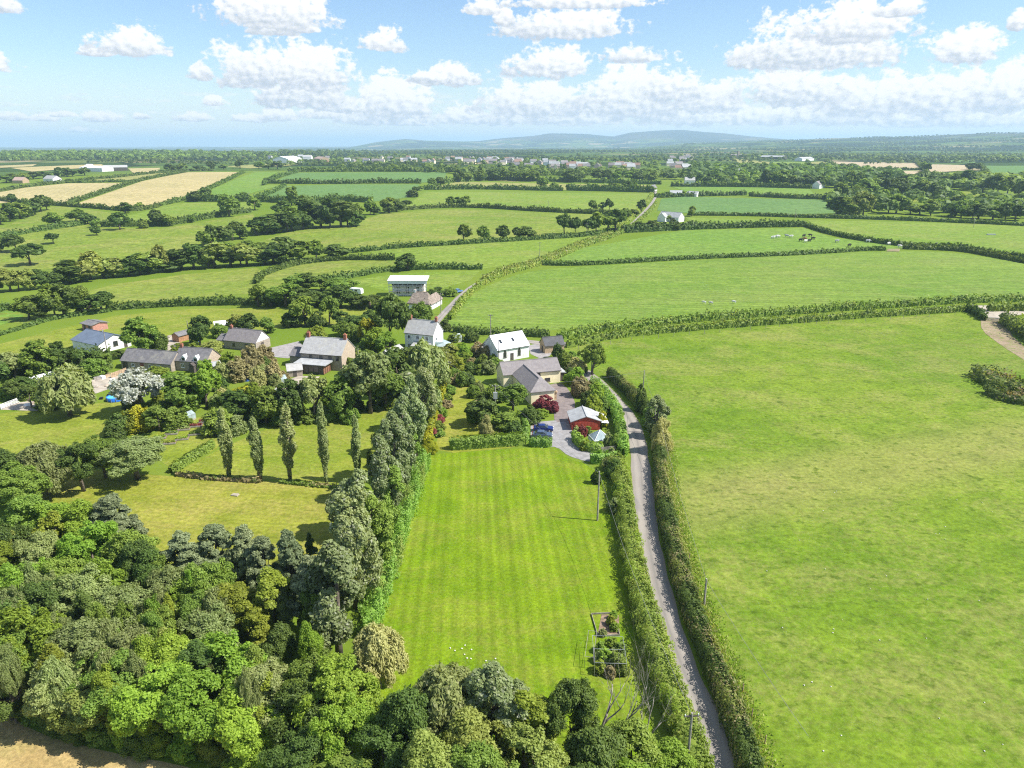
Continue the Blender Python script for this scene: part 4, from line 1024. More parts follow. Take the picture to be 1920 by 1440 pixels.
# poplar row along the lawn
PR = 'in the poplar row beside the lawn'
for u, vb, vt, w, sp in [(636, 1235, 1032, 112, 'silver'), (600, 1200, 1045, 90, 'pine'), (668, 1140, 925, 92, 'silver'), (686, 1070, 888, 80, 'silver'), (718, 1005, 825, 72, 'silver'), (705, 1090, 930, 70, 'tallg'), (740, 945, 782, 66, 'silver'), (735, 1000, 860, 66, 'tallg'), (760, 900, 745, 60, 'silver'), (650, 1010, 905, 60, 'silver'), (780, 855, 712, 56, 'silver'), (765, 880, 792, 56, 'tallg'), (791, 810, 690, 52, 'silver'), (716, 925, 812, 48, 'oakd')]:
    tree(u, vb, vt, w, sp, PR)
for k, (u, vb, vt, w) in enumerate([(431, 896, 766, 25), (489, 901, 784, 21), (544, 901, 760, 24), (612, 908, 755, 20), (671, 905, 782, 18)]):
    tree(u, vb, vt, w, 'lomb', '', ['leftmost columnar poplar of the five beside the mown plot', 'second columnar poplar from the left in the row of five', 'tallest middle columnar poplar in the row of five', 'fourth columnar poplar from the left in the row of five', 'rightmost slim columnar poplar next to the silvery row'][k], group='columnar poplars in a row')
tree(712, 1290, 1180, 95, 'weep', '', 'straw-coloured weeping willow drooping over the lawn corner')
# village trees
GS = 'beside the stone house garden'
for u, vb, vt, w, sp in [(455, 792, 735, 60, 'oakd'), (500, 795, 728, 66, 'oak'), (545, 792, 715, 66, 'oakd'), (590, 788, 708, 70, 'sallow'), (640, 788, 712, 66, 'oak'), (695, 775, 660, 84, 'sallow'), (665, 770, 690, 60, 'oakd'), (725, 768, 685, 66, 'oak'), (750, 745, 655, 62, 'oakd'), (620, 780, 740, 40, 'bushg'), (470, 790, 760, 40, 'bushd'), (530, 795, 762, 46, 'bushd'), (410, 812, 768, 60, 'bush'), (445, 812, 780, 40, 'bushg'), (570, 790, 765, 44, 'bush'), (655, 790, 760, 38, 'bush')]:
    tree(u, vb, vt, w, sp, GS)
GW = 'between the white house and the garden lawn'
for u, vb, vt, w, sp in [(800, 735, 645, 72, 'willow'), (772, 720, 655, 60, 'oakd'), (825, 705, 655, 50, 'oako'), (855, 690, 665, 30, 'bushl'), (872, 672, 645, 26, 'bushb'), (845, 668, 645, 26, 'oako'), (770, 760, 700, 50, 'silver'), (800, 780, 720, 56, 'willow'), (862, 700, 672, 32, 'bushl'), (895, 668, 642, 30, 'bushn'), (905, 690, 665, 30, 'bush'), (880, 700, 680, 30, 'bushd'), (915, 700, 676, 30, 'bushg'), (868, 722, 698, 28, 'bush'), (740, 690, 670, 30, 'bush'), (885, 640, 622, 30, 'bushd')]:
    tree(u, vb, vt, w, sp, GW)
tree(937, 688, 676, 18, 'bushr', '', 'red-leaved shrub at the chapel corner')
GB = 'in the flower border beside the golden hedge'
for u, vb, r, sp in [(846, 720, 12, 'bushn'), (844, 738, 15, 'bush'), (838, 752, 13, 'bushl'), (836, 764, 14, 'bushn'), (826, 780, 16, 'bushb'), (823, 792, 13, 'bushr'), (820, 806, 16, 'bush'), (812, 818, 14, 'bushr'), (824, 818, 13, 'bush'), (850, 706, 15, 'bush'), (862, 714, 14, 'bushn')]:
    tree(u, vb, vb - r, r * 1.7, sp, GB)
tree(806, 850, 820, 32, 'bushy', '', 'golden yellow shrub ball at the lawn corner')
GC = 'in the cream house garden'
for u, vb, vt, w, sp in [(962, 770, 720, 50, 'ash'), (925, 752, 722, 46, 'bush'), (905, 800, 750, 60, 'oakd'), (888, 790, 757, 30, 'bushb'), (893, 772, 752, 26, 'bushn'), (950, 800, 775, 60, 'bush'), (912, 822, 780, 32, 'bushs'), (995, 792, 762, 36, 'bushd'), (965, 815, 790, 30, 'bushd'), (975, 790, 770, 30, 'bushb'), (1020, 770, 742, 40, 'bushr'), (1036, 772, 752, 26, 'bushr'), (1014, 780, 768, 30, 'bushb'), (1012, 738, 722, 18, 'bushl'), (1080, 722, 690, 40, 'bushb'), (1088, 742, 708, 36, 'bushn'), (1108, 740, 712, 32, 'bush'), (1118, 758, 720, 34, 'bushb'), (1102, 762, 735, 30, 'bushd'), (1128, 775, 745, 34, 'bush'), (1112, 780, 742, 34, 'bushl'), (1128, 800, 772, 22, 'bushy'), (1068, 712, 690, 24, 'bushd'), (900, 760, 740, 22, 'bushd'), (888, 745, 722, 24, 'bush'), (898, 735, 716, 20, 'bushg'), (880, 722, 702, 24, 'bushd'), (1092, 818, 798, 18, 'bushr'), (1082, 812, 800, 16, 'bushg'), (1102, 815, 800, 18, 'bush'), (1140, 838, 812, 24, 'bushg'), (1152, 842, 815, 22, 'bush'), (1100, 842, 826, 30, 'bushl'), (1145, 862, 840, 18, 'bushg'), (930, 690, 672, 26, 'bush'), (912, 672, 648, 22, 'bushn')]:
    tree(u, vb, vt, w, sp, GC)
GL = 'beside the lane'
for u, vb, vt, w, sp in [(1110, 703, 642, 48, 'ash'), (1060, 690, 660, 36, 'bush'), (1045, 672, 645, 22, 'bushd'), (1080, 698, 672, 40, 'bushs'), (1228, 822, 745, 40, 'silver'), (1238, 848, 785, 44, 'bushs'), (1200, 770, 722, 24, 'bushd'), (1222, 800, 760, 40, 'bush'), (1150, 895, 862, 34, 'bushd'), (1118, 906, 880, 20, 'bushd'), (1150, 960, 935, 26, 'bushg'), (1160, 930, 905, 26, 'bush'), (1180, 985, 955, 26, 'bush'), (1142, 880, 858, 26, 'bushg')]:
    tree(u, vb, vt, w, sp, GL)
GN = 'behind the white house'
for u, vb, vt, w, sp in [(732, 648, 553, 74, 'ashd'), (690, 652, 598, 38, 'ygold'), (706, 662, 615, 34, 'oakb'), (725, 665, 624, 42, 'oakb'), (660, 640, 608, 40, 'bush'), (640, 612, 584, 34, 'oakd'), (678, 620, 592, 36, 'oakd'), (700, 610, 588, 34, 'oakd'), (573, 612, 557, 48, 'oak'), (618, 607, 557, 42, 'ash'), (545, 612, 585, 38, 'oakd'), (502, 624, 596, 32, 'oak'), (470, 628, 590, 40, 'oakd'), (595, 642, 612, 42, 'bushl'), (645, 630, 605, 36, 'oak'), (790, 600, 568, 40, 'bush'), (760, 600, 580, 34, 'oakd'), (835, 620, 600, 26, 'bushd'), (820, 560, 540, 40, 'oakd'), (845, 555, 540, 24, 'bush'), (855, 640, 625, 28, 'bush')]:
    tree(u, vb, vt, w, sp, GN)
GF = 'round the old barns'
for u, vb, vt, w, sp in [(270, 664, 598, 62, 'oak'), (300, 658, 622, 32, 'bushd'), (376, 648, 594, 46, 'oakd'), (415, 632, 608, 34, 'bush'), (448, 625, 590, 40, 'oako'), (335, 668, 645, 34, 'bushl'), (365, 672, 645, 36, 'bushl'), (400, 670, 642, 56, 'oako'), (432, 688, 660, 36, 'bushl'), (350, 775, 704, 66, 'oak'), (388, 765, 680, 62, 'oakb'), (425, 765, 735, 46, 'oakd'), (300, 712, 688, 50, 'bushl'), (320, 722, 700, 40, 'bushb'), (266, 806, 762, 52, 'bushy'), (300, 808, 762, 56, 'oak'), (225, 815, 775, 50, 'bushd'), (330, 800, 765, 50, 'bush'), (215, 840, 800, 50, 'bushd'), (475, 700, 650, 40, 'bushn'), (450, 712, 672, 44, 'bushn'), (498, 685, 648, 40, 'bushn'), (420, 715, 680, 34, 'bushg'), (485, 730, 690, 34, 'bushs'), (515, 720, 680, 36, 'bushn'), (60, 765, 722, 40, 'oakd'), (30, 750, 715, 40, 'oakd'), (90, 768, 740, 40, 'bush'), (226, 672, 656, 26, 'oakd'), (195, 692, 664, 40, 'oak'), (165, 700, 657, 46, 'oakd'), (116, 700, 644, 52, 'oakd'), (75, 710, 642, 60, 'oak'), (30, 712, 660, 60, 'sallow'), (-10, 735, 680, 60, 'oakd'), (240, 812, 772, 36, 'bushl'), (180, 705, 672, 40, 'bush')]:
    tree(u, vb, vt, w, sp, GF)
tree(132, 780, 694, 88, 'willow', '', 'rounded grey-green willow standing alone on the left lawn')
tree(270, 775, 696, 92, 'white', '', 'white-leaved tree beside the blue round pool')
# shrubs filling the hamlet gardens
for px, n, hp, wp, sps, z in [
    ([(420, 690), (530, 668), (560, 700), (500, 742), (420, 770), (335, 742)], 26, 22, 26, ['bush', 'bushd', 'bushn', 'bushg', 'bushs', 'bushl'], 'in the wild garden left of the stone house'),
    ([(615, 655), (740, 650), (750, 690), (650, 705)], 18, 22, 28, ['bush', 'bushd', 'bushb', 'bushl', 'oakd'], 'in the garden right of the stone house'),
    ([(842, 652), (925, 655), (932, 700), (862, 712)], 11, 15, 20, ['bush', 'bushd', 'bushb', 'bushn', 'bushg'], 'in the garden left of the chapel'),
    ([(0, 700), (70, 690), (60, 748), (0, 748)], 9, 28, 34, ['bush', 'bushd', 'oakd'], 'by the left yard'),
    ([(230, 770), (335, 742), (345, 792), (240, 815)], 9, 24, 32, ['bush', 'bushd', 'bushl'], 'below the white-leaved tree'),
    ([(470, 770), (740, 752), (745, 775), (480, 800)], 18, 26, 34, ['bush', 'bushd', 'bushg', 'bushd'], 'under the trees behind the poplar plot'),
    ([(1055, 662), (1110, 690), (1090, 705), (1050, 695)], 7, 14, 20, ['bush', 'bushd', 'bushs'], 'on the bank behind the cream house'),
    ([(890, 740), (985, 760), (985, 800), (895, 800)], 6, 16, 20, ['bush', 'bushd', 'bushb', 'bushg'], 'in the beds before the cream house'),
]:
    k = 0
    while k < n:
        u, v = random.uniform(min(p[0] for p in px), max(p[0] for p in px)), random.uniform(min(p[1] for p in px), max(p[1] for p in px))
        if not inside(px, np.array([u]), np.array([v]))[0]: continue
        s_ = random.uniform(.6, 1.2); tree(u, v, v - hp * s_, wp * s_, random.choice(sps), z); k += 1
# mid-distance
OP = 'in the oak pasture'
for u, vb, vt, w, sp in [(100, 457, 437, 25, 'ashd'), (182, 441, 424, 21, 'oakd'), (32, 472, 440, 38, 'ashd'), (57, 497, 457, 50, 'ashd'), (2, 472, 445, 26, 'oakd'), (225, 431, 399, 34, 'oakd'), (297, 424, 394, 31, 'oakd'), (318, 424, 402, 24, 'oak'), (103, 423, 399, 33, 'oak'), (143, 416, 392, 31, 'oak'), (165, 420, 400, 30, 'oakd'), (182, 426, 411, 24, 'oak'), (25, 381, 364, 18, 'oakd'), (77, 397, 367, 36, 'oakd'), (88, 394, 370, 24, 'oakd'), (235, 400, 380, 30, 'oakd'), (262, 393, 380, 19, 'oak'), (386, 376, 352, 22, 'oakd'), (365, 378, 359, 26, 'oakd'), (430, 406, 366, 40, 'ash'), (478, 394, 371, 26, 'oak'), (457, 371, 360, 17, 'oak'), (547, 385, 351, 27, 'tallg'), (530, 402, 377, 31, 'oakd'), (360, 417, 404, 18, 'oak'), (270, 428, 414, 16, 'bush')]:
    tree(u, vb, vt, w, sp, OP)
for px, n, hp, wp, sps, z in [
    ([(0, 422), (30, 412), (68, 402)], 5, 26, 30, ['oakd', 'oak'], 'in the clump left of the oak pasture'),
    ([(480, 438), (520, 434), (570, 430)], 5, 38, 42, ['oakd', 'oak', 'oakd'], 'in the clump at the pasture corner'),
    ([(575, 425), (620, 427), (675, 424)], 6, 42, 48, ['oakd', 'talld', 'oakd'], 'in the dark clump above the rough field'),
    ([(640, 408), (690, 404), (735, 398)], 5, 26, 32, ['oakd', 'oak'], 'in the trees right of the dark wood clump'),
    ([(370, 466), (410, 457), (450, 448), (490, 440), (545, 434)], 9, 28, 34, ['oakd', 'oakd', 'oak'], 'in the tree line below the oak pasture'),
    ([(-10, 548), (50, 545), (100, 537), (130, 532), (165, 524), (200, 520), (250, 517), (300, 510), (350, 505), (400, 502), (450, 498), (500, 496), (545, 490)], 26, 38, 46, ['oakd', 'oak', 'oakd', 'oako', 'talld'], 'in the valley stream tree line'),
    ([(380, 478), (440, 478), (500, 474), (550, 470)], 7, 22, 36, ['oakd', 'oak'], 'behind the valley stream tree line'),
    ([(560, 488), (600, 486), (648, 484)], 3, 30, 46, ['oakd', 'oak'], 'at the right end of the valley stream trees'),
    ([(50, 600), (100, 597), (140, 592), (180, 587), (200, 580)], 7, 48, 52, ['oakd', 'oak', 'ash'], 'in the copse above the stable paddock'),
    ([(480, 575), (540, 576), (590, 574), (640, 576), (700, 578)], 10, 32, 46, ['oakd', 'oakd', 'oak'], 'in the dark belt behind the village'),
    ([(540, 545), (600, 545), (650, 548)], 4, 24, 44, ['oakd', 'oak'], 'at the back of the dark village belt'),
    ([(520, 610), (560, 612), (660, 612), (720, 606)], 6, 22, 34, ['oakd', 'oak', 'bushd'], 'along the hedge behind the stone house'),
    ([(832, 388), (850, 388), (890, 388)], 3, 16, 16, ['oak', 'oakd'], 'along the long field hedge below the town'),
    ([(855, 453), (895, 452), (945, 450), (1010, 446)], 5, 24, 28, ['oak', 'ashd', 'oakd'], 'along the foot of the wide rough field'),
    ([(1050, 440), (1090, 440), (1130, 436), (1165, 434)], 6, 34, 34, ['ash', 'ashd', 'oak'], 'in the tree group left of the climbing road'),
    ([(1103, 393), (1140, 394), (1155, 394)], 3, 17, 16, ['oakd', 'oak'], 'in the long field near the climbing road'),
    ([(1170, 413), (1190, 405), (1210, 392)], 3, 18, 20, ['oakd', 'oak'], 'beside the climbing road near the bungalow'),
    ([(1245, 415), (1280, 414), (1300, 404)], 4, 14, 18, ['oakd', 'oak', 'bush'], 'around the far bungalow'),
    ([(1160, 432), (1200, 433), (1260, 431), (1300, 428)], 6, 14, 24, ['oakd', 'bushd'], 'in the tall hedge behind the cow field'),
    ([(1565, 403), (1590, 405), (1620, 405)], 5, 34, 34, ['oakd', 'oak', 'oako'], 'in the wood right of the cool green field'),
    ([(1560, 378), (1600, 372), (1650, 368), (1720, 368), (1760, 372)], 11, 26, 30, ['oakd', 'oakd', 'oak'], 'in the upper dark wood'),
    ([(1630, 396), (1680, 400), (1740, 404), (1800, 408), (1860, 412), (1920, 414)], 13, 26, 34, ['oakd', 'oak', 'oakd'], 'in the lower dark wood'),
    ([(1740, 374), (1780, 384), (1840, 392), (1920, 402), (1990, 408)], 9, 22, 30, ['oakd', 'oak'], 'in the dark wood below the yellow field'),
    ([(1830, 358), (1870, 362), (1920, 374), (1960, 380)], 7, 26, 32, ['oakd', 'oak'], 'in the dark wood at the right edge'),
    ([(1420, 350), (1480, 350), (1540, 352), (1600, 352), (1680, 350), (1760, 350), (1830, 350)], 16, 24, 28, ['oakd', 'oak', 'oakd'], 'in the long wood behind the far bungalow field'),
    ([(1280, 344), (1340, 344), (1400, 345)], 6, 18, 24, ['oakd', 'oak'], 'left of the long far wood'),
    ([(800, 352), (835, 345), (870, 340), (930, 338), (1000, 340)], 9, 20, 24, ['oak', 'oakd', 'ash'], 'in the tree belt below the town'),
    ([(1000, 350), (1030, 355), (1045, 358)], 3, 16, 18, ['oak', 'oakd'], 'on the pale hay strip'),
    ([(1060, 342), (1120, 340), (1180, 340), (1230, 342)], 8, 18, 24, ['oakd', 'oak'], 'in the belt below the right rows of town'),
    ([(1130, 356), (1165, 358), (1215, 360), (1238, 362)], 5, 14, 20, ['oakd', 'oak'], 'in the thick hedge below the hay strip'),
    ([(310, 323), (350, 320), (400, 318), (470, 316), (540, 318)], 9, 13, 20, ['oakd', 'oak'], 'behind the tan slope fields'),
    ([(0, 345), (30, 340), (70, 335), (130, 331), (170, 328)], 9, 15, 24, ['oakd', 'oak'], 'around the left farm sheds'),
    ([(720, 402), (745, 397), (762, 386)], 3, 20, 24, ['oakd', 'oak'], 'between the dark clump and the long field'),
    ([(770, 375), (778, 362), (790, 355)], 4, 10, 16, ['bushd', 'oakd'], 'on the hedge beside the lower cool field'),
    ([(1730, 320), (1745, 328)], 2, 14, 15, ['oakd', 'oak'], 'standing alone by the far pinkish fields'),
    ([(1815, 318), (1835, 320)], 3, 10, 14, ['oakd'], 'in the far clump left of the edge field'),
]:
    treeline(px, n, hp, wp, sps, z)
tree(764, 507, 477, 44, 'oakd', '', 'dark rounded tree alone in the field behind the scaffolded house')

# far woodland: more trees than can be told apart, one leafy mass per stretch of country
def far_trees(name, spots, colours, label):
    rng = np.random.default_rng(len(spots))
    sp = np.array(spots); n = len(sp)
    k = 34
    d = sphere_dirs(n * k, rng).reshape(n, k, 3); d[:, :, 2] = np.abs(d[:, :, 2]) * 1.15 - .3
    rad = np.array([1, 1, 1.0]) * sp[:, 3][:, None, None]
    q = d * np.concatenate([rad[..., :2], sp[:, 2][:, None, None] * .5 * np.ones((n, 1, 1))], 2) * rng.uniform(.6, 1.05, (n, k, 1))
    z = TH(sp[:, 0], sp[:, 1])
    c = np.stack([sp[:, 0], sp[:, 1], z + sp[:, 2] * .52], 1)[:, None, :]
    Pt = (c + q).reshape(-1, 3); Nn = (d + np.array([0, 0, .4]) + rng.normal(size=d.shape) * .25).reshape(-1, 3)
    V, F_ = leaf_quads(Pt, Nn, np.repeat(sp[:, 3] * .62, k), 1.25, .2, rng=rng)
    mi = np.repeat(rng.integers(0, len(colours), n), k)
    o = ob(name, mesh_np(name, V, F_, [LEAF[c_] for c_ in colours], mi))
    return tag(o, label, 'woodland', kind='stuff')
def area_spots(px, n, hm, wm, v0=None):
    """n trees spread over a patch of ground given by pixels"""
    poly = [P(*p) for p in px]; xs = [p[0] for p in poly]; ys = [p[1] for p in poly]; out = []
    us = [p[0] for p in px]; vs = [p[1] for p in px]
    while len(out) < n:
        u, v = random.uniform(min(us), max(us)), random.uniform(min(vs), max(vs))
        if not inside(px, np.array([u]), np.array([v]))[0]: continue
        x, y = P(u, v); s = random.uniform(.7, 1.25)
        out.append((x, y, hm * s, wm * s * random.uniform(.8, 1.2)))
    return out
def line_spots(n, y0, y1, x0f, x1f, hm, wm):
    """hedgerow lines of trees scattered over far country"""
    out = []
    for _ in range(n):
        y = math.exp(random.uniform(math.log(y0), math.log(y1))); x = random.uniform(x0f, x1f) * y
        a = random.choice([random.uniform(-.3, .3), random.uniform(-.3, .3), random.uniform(-.3, .3), 1.57 + random.uniform(-.4, .4)]); L = random.uniform(120, 420) * (1 + y / 5000)
        st = 11 + y * .004
        for k in range(int(L / st)):
            s = random.uniform(.6, 1.2)
            out.append((x + math.cos(a) * k * st + random.uniform(-3, 3), y + math.sin(a) * k * st + random.uniform(-3, 3), hm * s * .8, wm * s))
    return out
far_trees('woodland', area_spots([(0, 288), (120, 285), (260, 284), (380, 287), (520, 292), (520, 297), (330, 300), (120, 301), (0, 303)], 900, 13, 9), ['dark', 'dark', 'green'], 'dark wooded ridge along the far left skyline')
far_trees('woodland', area_spots([(430, 296), (560, 287), (640, 289), (900, 296), (1000, 300), (1180, 300), (1290, 306), (1290, 318), (1100, 322), (860, 316), (640, 312), (520, 308), (430, 304)], 330, 8, 5.5), ['dark', 'green', 'green'], 'trees scattered among the houses of the far town')
far_trees('woodland', area_spots([(640, 315), (860, 318), (1080, 324), (1300, 326), (1300, 338), (1180, 335), (980, 331), (860, 326), (640, 320)], 220, 10, 7), ['dark', 'green'], 'belt of trees in front of the far town')
far_trees('woodland', area_spots([(520, 284), (600, 280), (680, 283), (700, 288), (540, 290)], 160, 12, 9), ['dark', 'dark'], 'rounded wooded hill left of the far town')
far_trees('woodland', area_spots([(1290, 316), (1420, 316), (1570, 320), (1680, 330), (1700, 340), (1600, 345), (1400, 340), (1290, 334)], 420, 12, 8), ['dark', 'dark', 'green'], 'dark woodland below the far pinkish fields')
far_trees('woodland', area_spots([(1840, 338), (1920, 339), (2000, 342), (2000, 352), (1860, 352), (1700, 346), (1720, 338)], 200, 12, 8), ['dark', 'green'], 'woodland at the far right edge')
far_trees('woodland', area_spots([(1300, 292), (1500, 293), (1700, 294), (1920, 296), (1920, 302), (1680, 297), (1400, 297)], 240, 11, 8), ['dark', 'green'], 'tree line behind the far barns')
far_trees('woodland', area_spots([(1555, 372), (1640, 358), (1760, 362), (1850, 372), (1920, 386), (1980, 395), (1980, 408), (1900, 412), (1780, 406), (1640, 404), (1570, 402)], 150, 11, 6), ['dark', 'dark', 'green'], 'dense dark wood on the slope right of the cool green field')
far_trees('woodland', area_spots([(1300, 338), (1500, 344), (1700, 344), (1860, 350), (1860, 360), (1700, 357), (1540, 352), (1300, 346)], 160, 11, 6.5), ['dark', 'dark', 'green'], 'dense wood belt behind the far bungalow field')
far_trees('woodland', line_spots(150, 1700, 4200, -.75, .75, 10, 6), ['dark', 'green', 'dark'], 'far hedgerow trees across the middle country')
far_trees('woodland', line_spots(170, 4200, 9500, -.2, .8, 12, 11), ['dark', 'dark'], 'distant hedgerow trees on the hazy slopes')
# ------------------------------------------------------------------ buildings
white = M('render_white', (.80, .79, .77), .85, .06, .8, streak=.6)
cream = M('render_cream', (.88, .77, .52), .85, .05, .8)
stone = M_wall_stone('rubble_stone', (.24, .20, .16), (.40, .34, .27))
stone_w = M_wall_stone('rubble_stone_warm_sunlit', (.38, .29, .21), (.50, .41, .31), 2.6)  # paler copy of the stone: sunlight put into the gables; own tone on heaps
brick = M('brick_red', (.42, .17, .11), .9, .2, 4.0)
slate = M_roof('roof_slate_dark', (.13, .125, .13), (.20, .19, .19), .3, lichen=.25)
slate_l = M_roof('roof_slate_lichened', (.34, .335, .325), (.44, .435, .42), .32, lichen=.35)
slate_p = M_roof('roof_slate_brown', (.185, .165, .165), (.25, .225, .22), .3, lichen=.15)
white_roof = M('roof_white_paint', (.80, .80, .80), .6, .05, .7)
felt = M('roof_grey_felt', (.36, .37, .37), .9, .1, .8)
bluesheet = M('roof_blue_grey_sheet', (.14, .175, .23), .5, .08, .5, metal=.1)
thatch = M('roof_thatch', (.27, .22, .18), 1.0, .2, 1.5, bump=.4, bscale=10)
redwood = M('timber_red_paint', (.47, .075, .05), .7, .14, 1.2)
darkwood = M('timber_dark', (.10, .085, .075), .85, .2, 2.0)
palewood = M('timber_pale', (.45, .33, .21), .85, .2, 2.0)
greywood = M('timber_weathered', (.33, .30, .26), .9, .2, 2.0)
whitep = M('paint_white', (.82, .82, .81), .5, .03, 2)
glassm = M('window_glass', (.03, .035, .04), .08, .1, .6, spec=.8)
greenglass = M('greenhouse_glass', (.34, .42, .42), .12, .12, .8, spec=.7)
metalg = M('galvanised_metal', (.52, .53, .54), .45, .1, 1.0, metal=.5)
blackm = M('black_plastic', (.02, .02, .02), .4, .1)
rubber = M('tyre_rubber', (.03, .03, .03), .85, .1)
potm = M('clay_pot', (.50, .20, .12), .85, .15, 3)

def win(parent, wall, s, z, w, h, L, W_, frame=None, arch=False, bars=1):
    """window in a wall: frame, with its pane and glazing bars set into it"""
    f = frame or whitep
    def pt(a, d, zz):
        return {'front': (s + a, -d, zz), 'back': (L - s - a, W_ + d, zz), 'left': (-d, W_ - s - a, zz), 'right': (L + d, s + a, zz)}[wall]
    mb = MB()
    t = .1
    def bar(a0, a1, z0, z1, d0=-.02, d1=.07):
        c = [pt(a, d, zz) for zz in (z0, z1) for a, d in ((a0, d0), (a1, d0), (a1, d1), (a0, d1))]
        mb.hexa(c[:4], c[4:])
    bar(-w / 2, -w / 2 + t, z, z + h); bar(w / 2 - t, w / 2, z, z + h); bar(-w / 2 + t, w / 2 - t, z, z + t); bar(-w / 2 + t, w / 2 - t, z + h - t, z + h)
    for k in range(bars): bar(-w / 2 + w * (k + 1) / (bars + 1) - .03, -w / 2 + w * (k + 1) / (bars + 1) + .03, z + t, z + h - t)
    if arch:
        for sg in (-1, 1):
            a0, a1 = (pt(sg * w / 2, -.02, z + h), pt(0, -.02, z + h + w * .95)); a2, a3 = pt(sg * w / 2, .07, z + h), pt(0, .07, z + h + w * .95)
            b0, b1 = pt(sg * (w / 2 - t), -.02, z + h), pt(0, -.02, z + h + w * .95 - t * 1.8); b2, b3 = pt(sg * (w / 2 - t), .07, z + h), pt(0, .07, z + h + w * .95 - t * 1.8)
            mb.hexa([a0, a2, b2, b0], [a1, a3, b3, b1])
    o = mb.build('window', f, parent)
    pm = MB()
    q = [pt(-w / 2 + t, .03, z + t), pt(w / 2 - t, .03, z + t), pt(w / 2 - t, .03, z + h - t)]
    q = q + ([pt(w / 2 - t, .03, z + h), pt(0, .03, z + h + w * .9 - t * 1.8), pt(-w / 2 + t, .03, z + h)] if arch else []) + [pt(-w / 2 + t, .03, z + h - t)]
    pm.poly(q).build('pane', glassm, o)
    sl = MB(); c = [pt(a, d, zz) for zz in (z - .1, z) for a, d in ((-w / 2 - .08, -.02), (w / 2 + .08, -.02), (w / 2 + .08, .14), (-w / 2 - .08, .14))]
    sl.hexa(c[:4], c[4:]).build('sill', f, o)
def door(parent, wall, s, w, h, L, W_, m, z=0.0, handle=True):
    def pt(a, d, zz):
        return {'front': (s + a, -d, zz), 'back': (L - s - a, W_ + d, zz), 'left': (-d, W_ - s - a, zz), 'right': (L + d, s + a, zz)}[wall]
    c = [pt(a, d, zz) for zz in (z, z + h) for a, d in ((-w / 2, -.02), (w / 2, -.02), (w / 2, .06), (-w / 2, .06))]
    o = MB().hexa(c[:4], c[4:]).build('door', m, parent)
    if handle:
        c = [pt(a, d, zz) for zz in (z + 1.0, z + 1.08) for a, d in ((w * .3, .06), (w * .4, .06), (w * .4, .12), (w * .3, .12))]
        MB().hexa(c[:4], c[4:]).build('handle', metalg, o)
def gable_body(parent, L, W_, e, r, wallm, roofm, axis='x', over=.3, thick=.14, x0=0., y0=0., hips=(0, 0), ridge_m=None, round_=0):
    """walls and roof of one block; hips = how far each ridge end is drawn in"""
    mb = MB()
    if axis == 'x':
        prof = [(0, -.3), (W_, -.3), (W_, e), (W_ / 2, r), (0, e)] if not any(hips) else [(0, -.3), (W_, -.3), (W_, e), (0, e)]
        mb.prism([(y0 + a, z) for a, z in prof], x0, x0 + L, 'x')
        T = lambda a, b, z: (x0 + a, y0 + b, z)
        A_, B_ = L, W_
    else:
        prof = [(0, -.3), (L, -.3), (L, e), (L / 2, r), (0, e)] if not any(hips) else [(0, -.3), (L, -.3), (L, e), (0, e)]
        mb.prism([(x0 + a, z) for a, z in prof], y0, y0 + W_, 'y')
        T = lambda a, b, z: (x0 + b, y0 + a, z)
        A_, B_ = W_, L
    wo = mb.build('wall', wallm, parent)
    sl = (r - e) / (B_ / 2); lo = e - over * sl
    h0, h1 = hips; o0 = over; rr = MB()
    up = thick
    def slab(pts):
        n = len(rr.v); m = len(pts)
        rr.v += [T(a, b, z + .02) for a, b, z in pts] + [T(a, b, z + .02 + up) for a, b, z in pts]
        rr.f += [tuple(range(n + m - 1, n - 1, -1)), tuple(range(n + m, n + 2 * m))] + [(n + i, n + (i + 1) % m, n + m + (i + 1) % m, n + m + i) for i in range(m)]
    g = over * .6
    ra, rb = (h0 if h0 else -g), (A_ - h1 if h1 else A_ + g)
    ea, eb = (-o0 if h0 else -g), (A_ + o0 if h1 else A_ + g)
    slab([(ea, -o0, lo), (eb, -o0, lo), (rb, B_ / 2, r), (ra, B_ / 2, r)])
    slab([(eb, B_ + o0, lo), (ea, B_ + o0, lo), (ra, B_ / 2, r), (rb, B_ / 2, r)])
    if h0: slab([(-o0, B_ + o0, lo), (-o0, -o0, lo), (h0, B_ / 2, r)])
    if h1: slab([(A_ + o0, -o0, lo), (A_ + o0, B_ + o0, lo), (A_ - h1, B_ / 2, r)])
    ro = rr.build('roof', roofm, parent)
    ridge = MB().tube([T(ra, B_ / 2, r + up + .02), T(rb, B_ / 2, r + up + .02)], .13, 6)
    ridge.build('ridge', ridge_m or roofm, ro)
    return wo, ro
def chimney(parent, x, y, z0, z1, m=brick, w=.75, d=.6, pots=2):
    o = MB().box(x - w / 2, y - d / 2, z0, x + w / 2, y + d / 2, z1).box(x - w / 2 - .07, y - d / 2 - .07, z1, x + w / 2 + .07, y + d / 2 + .07, z1 + .15).build('chimney', m, parent)
    for k in range(pots):
        xx = x + (k - (pots - 1) / 2) * .34
        MB().tube([(xx, y, z1 + .15), (xx, y, z1 + .55)], [.13, .1], 7).build('chimney_pot', potm, o)
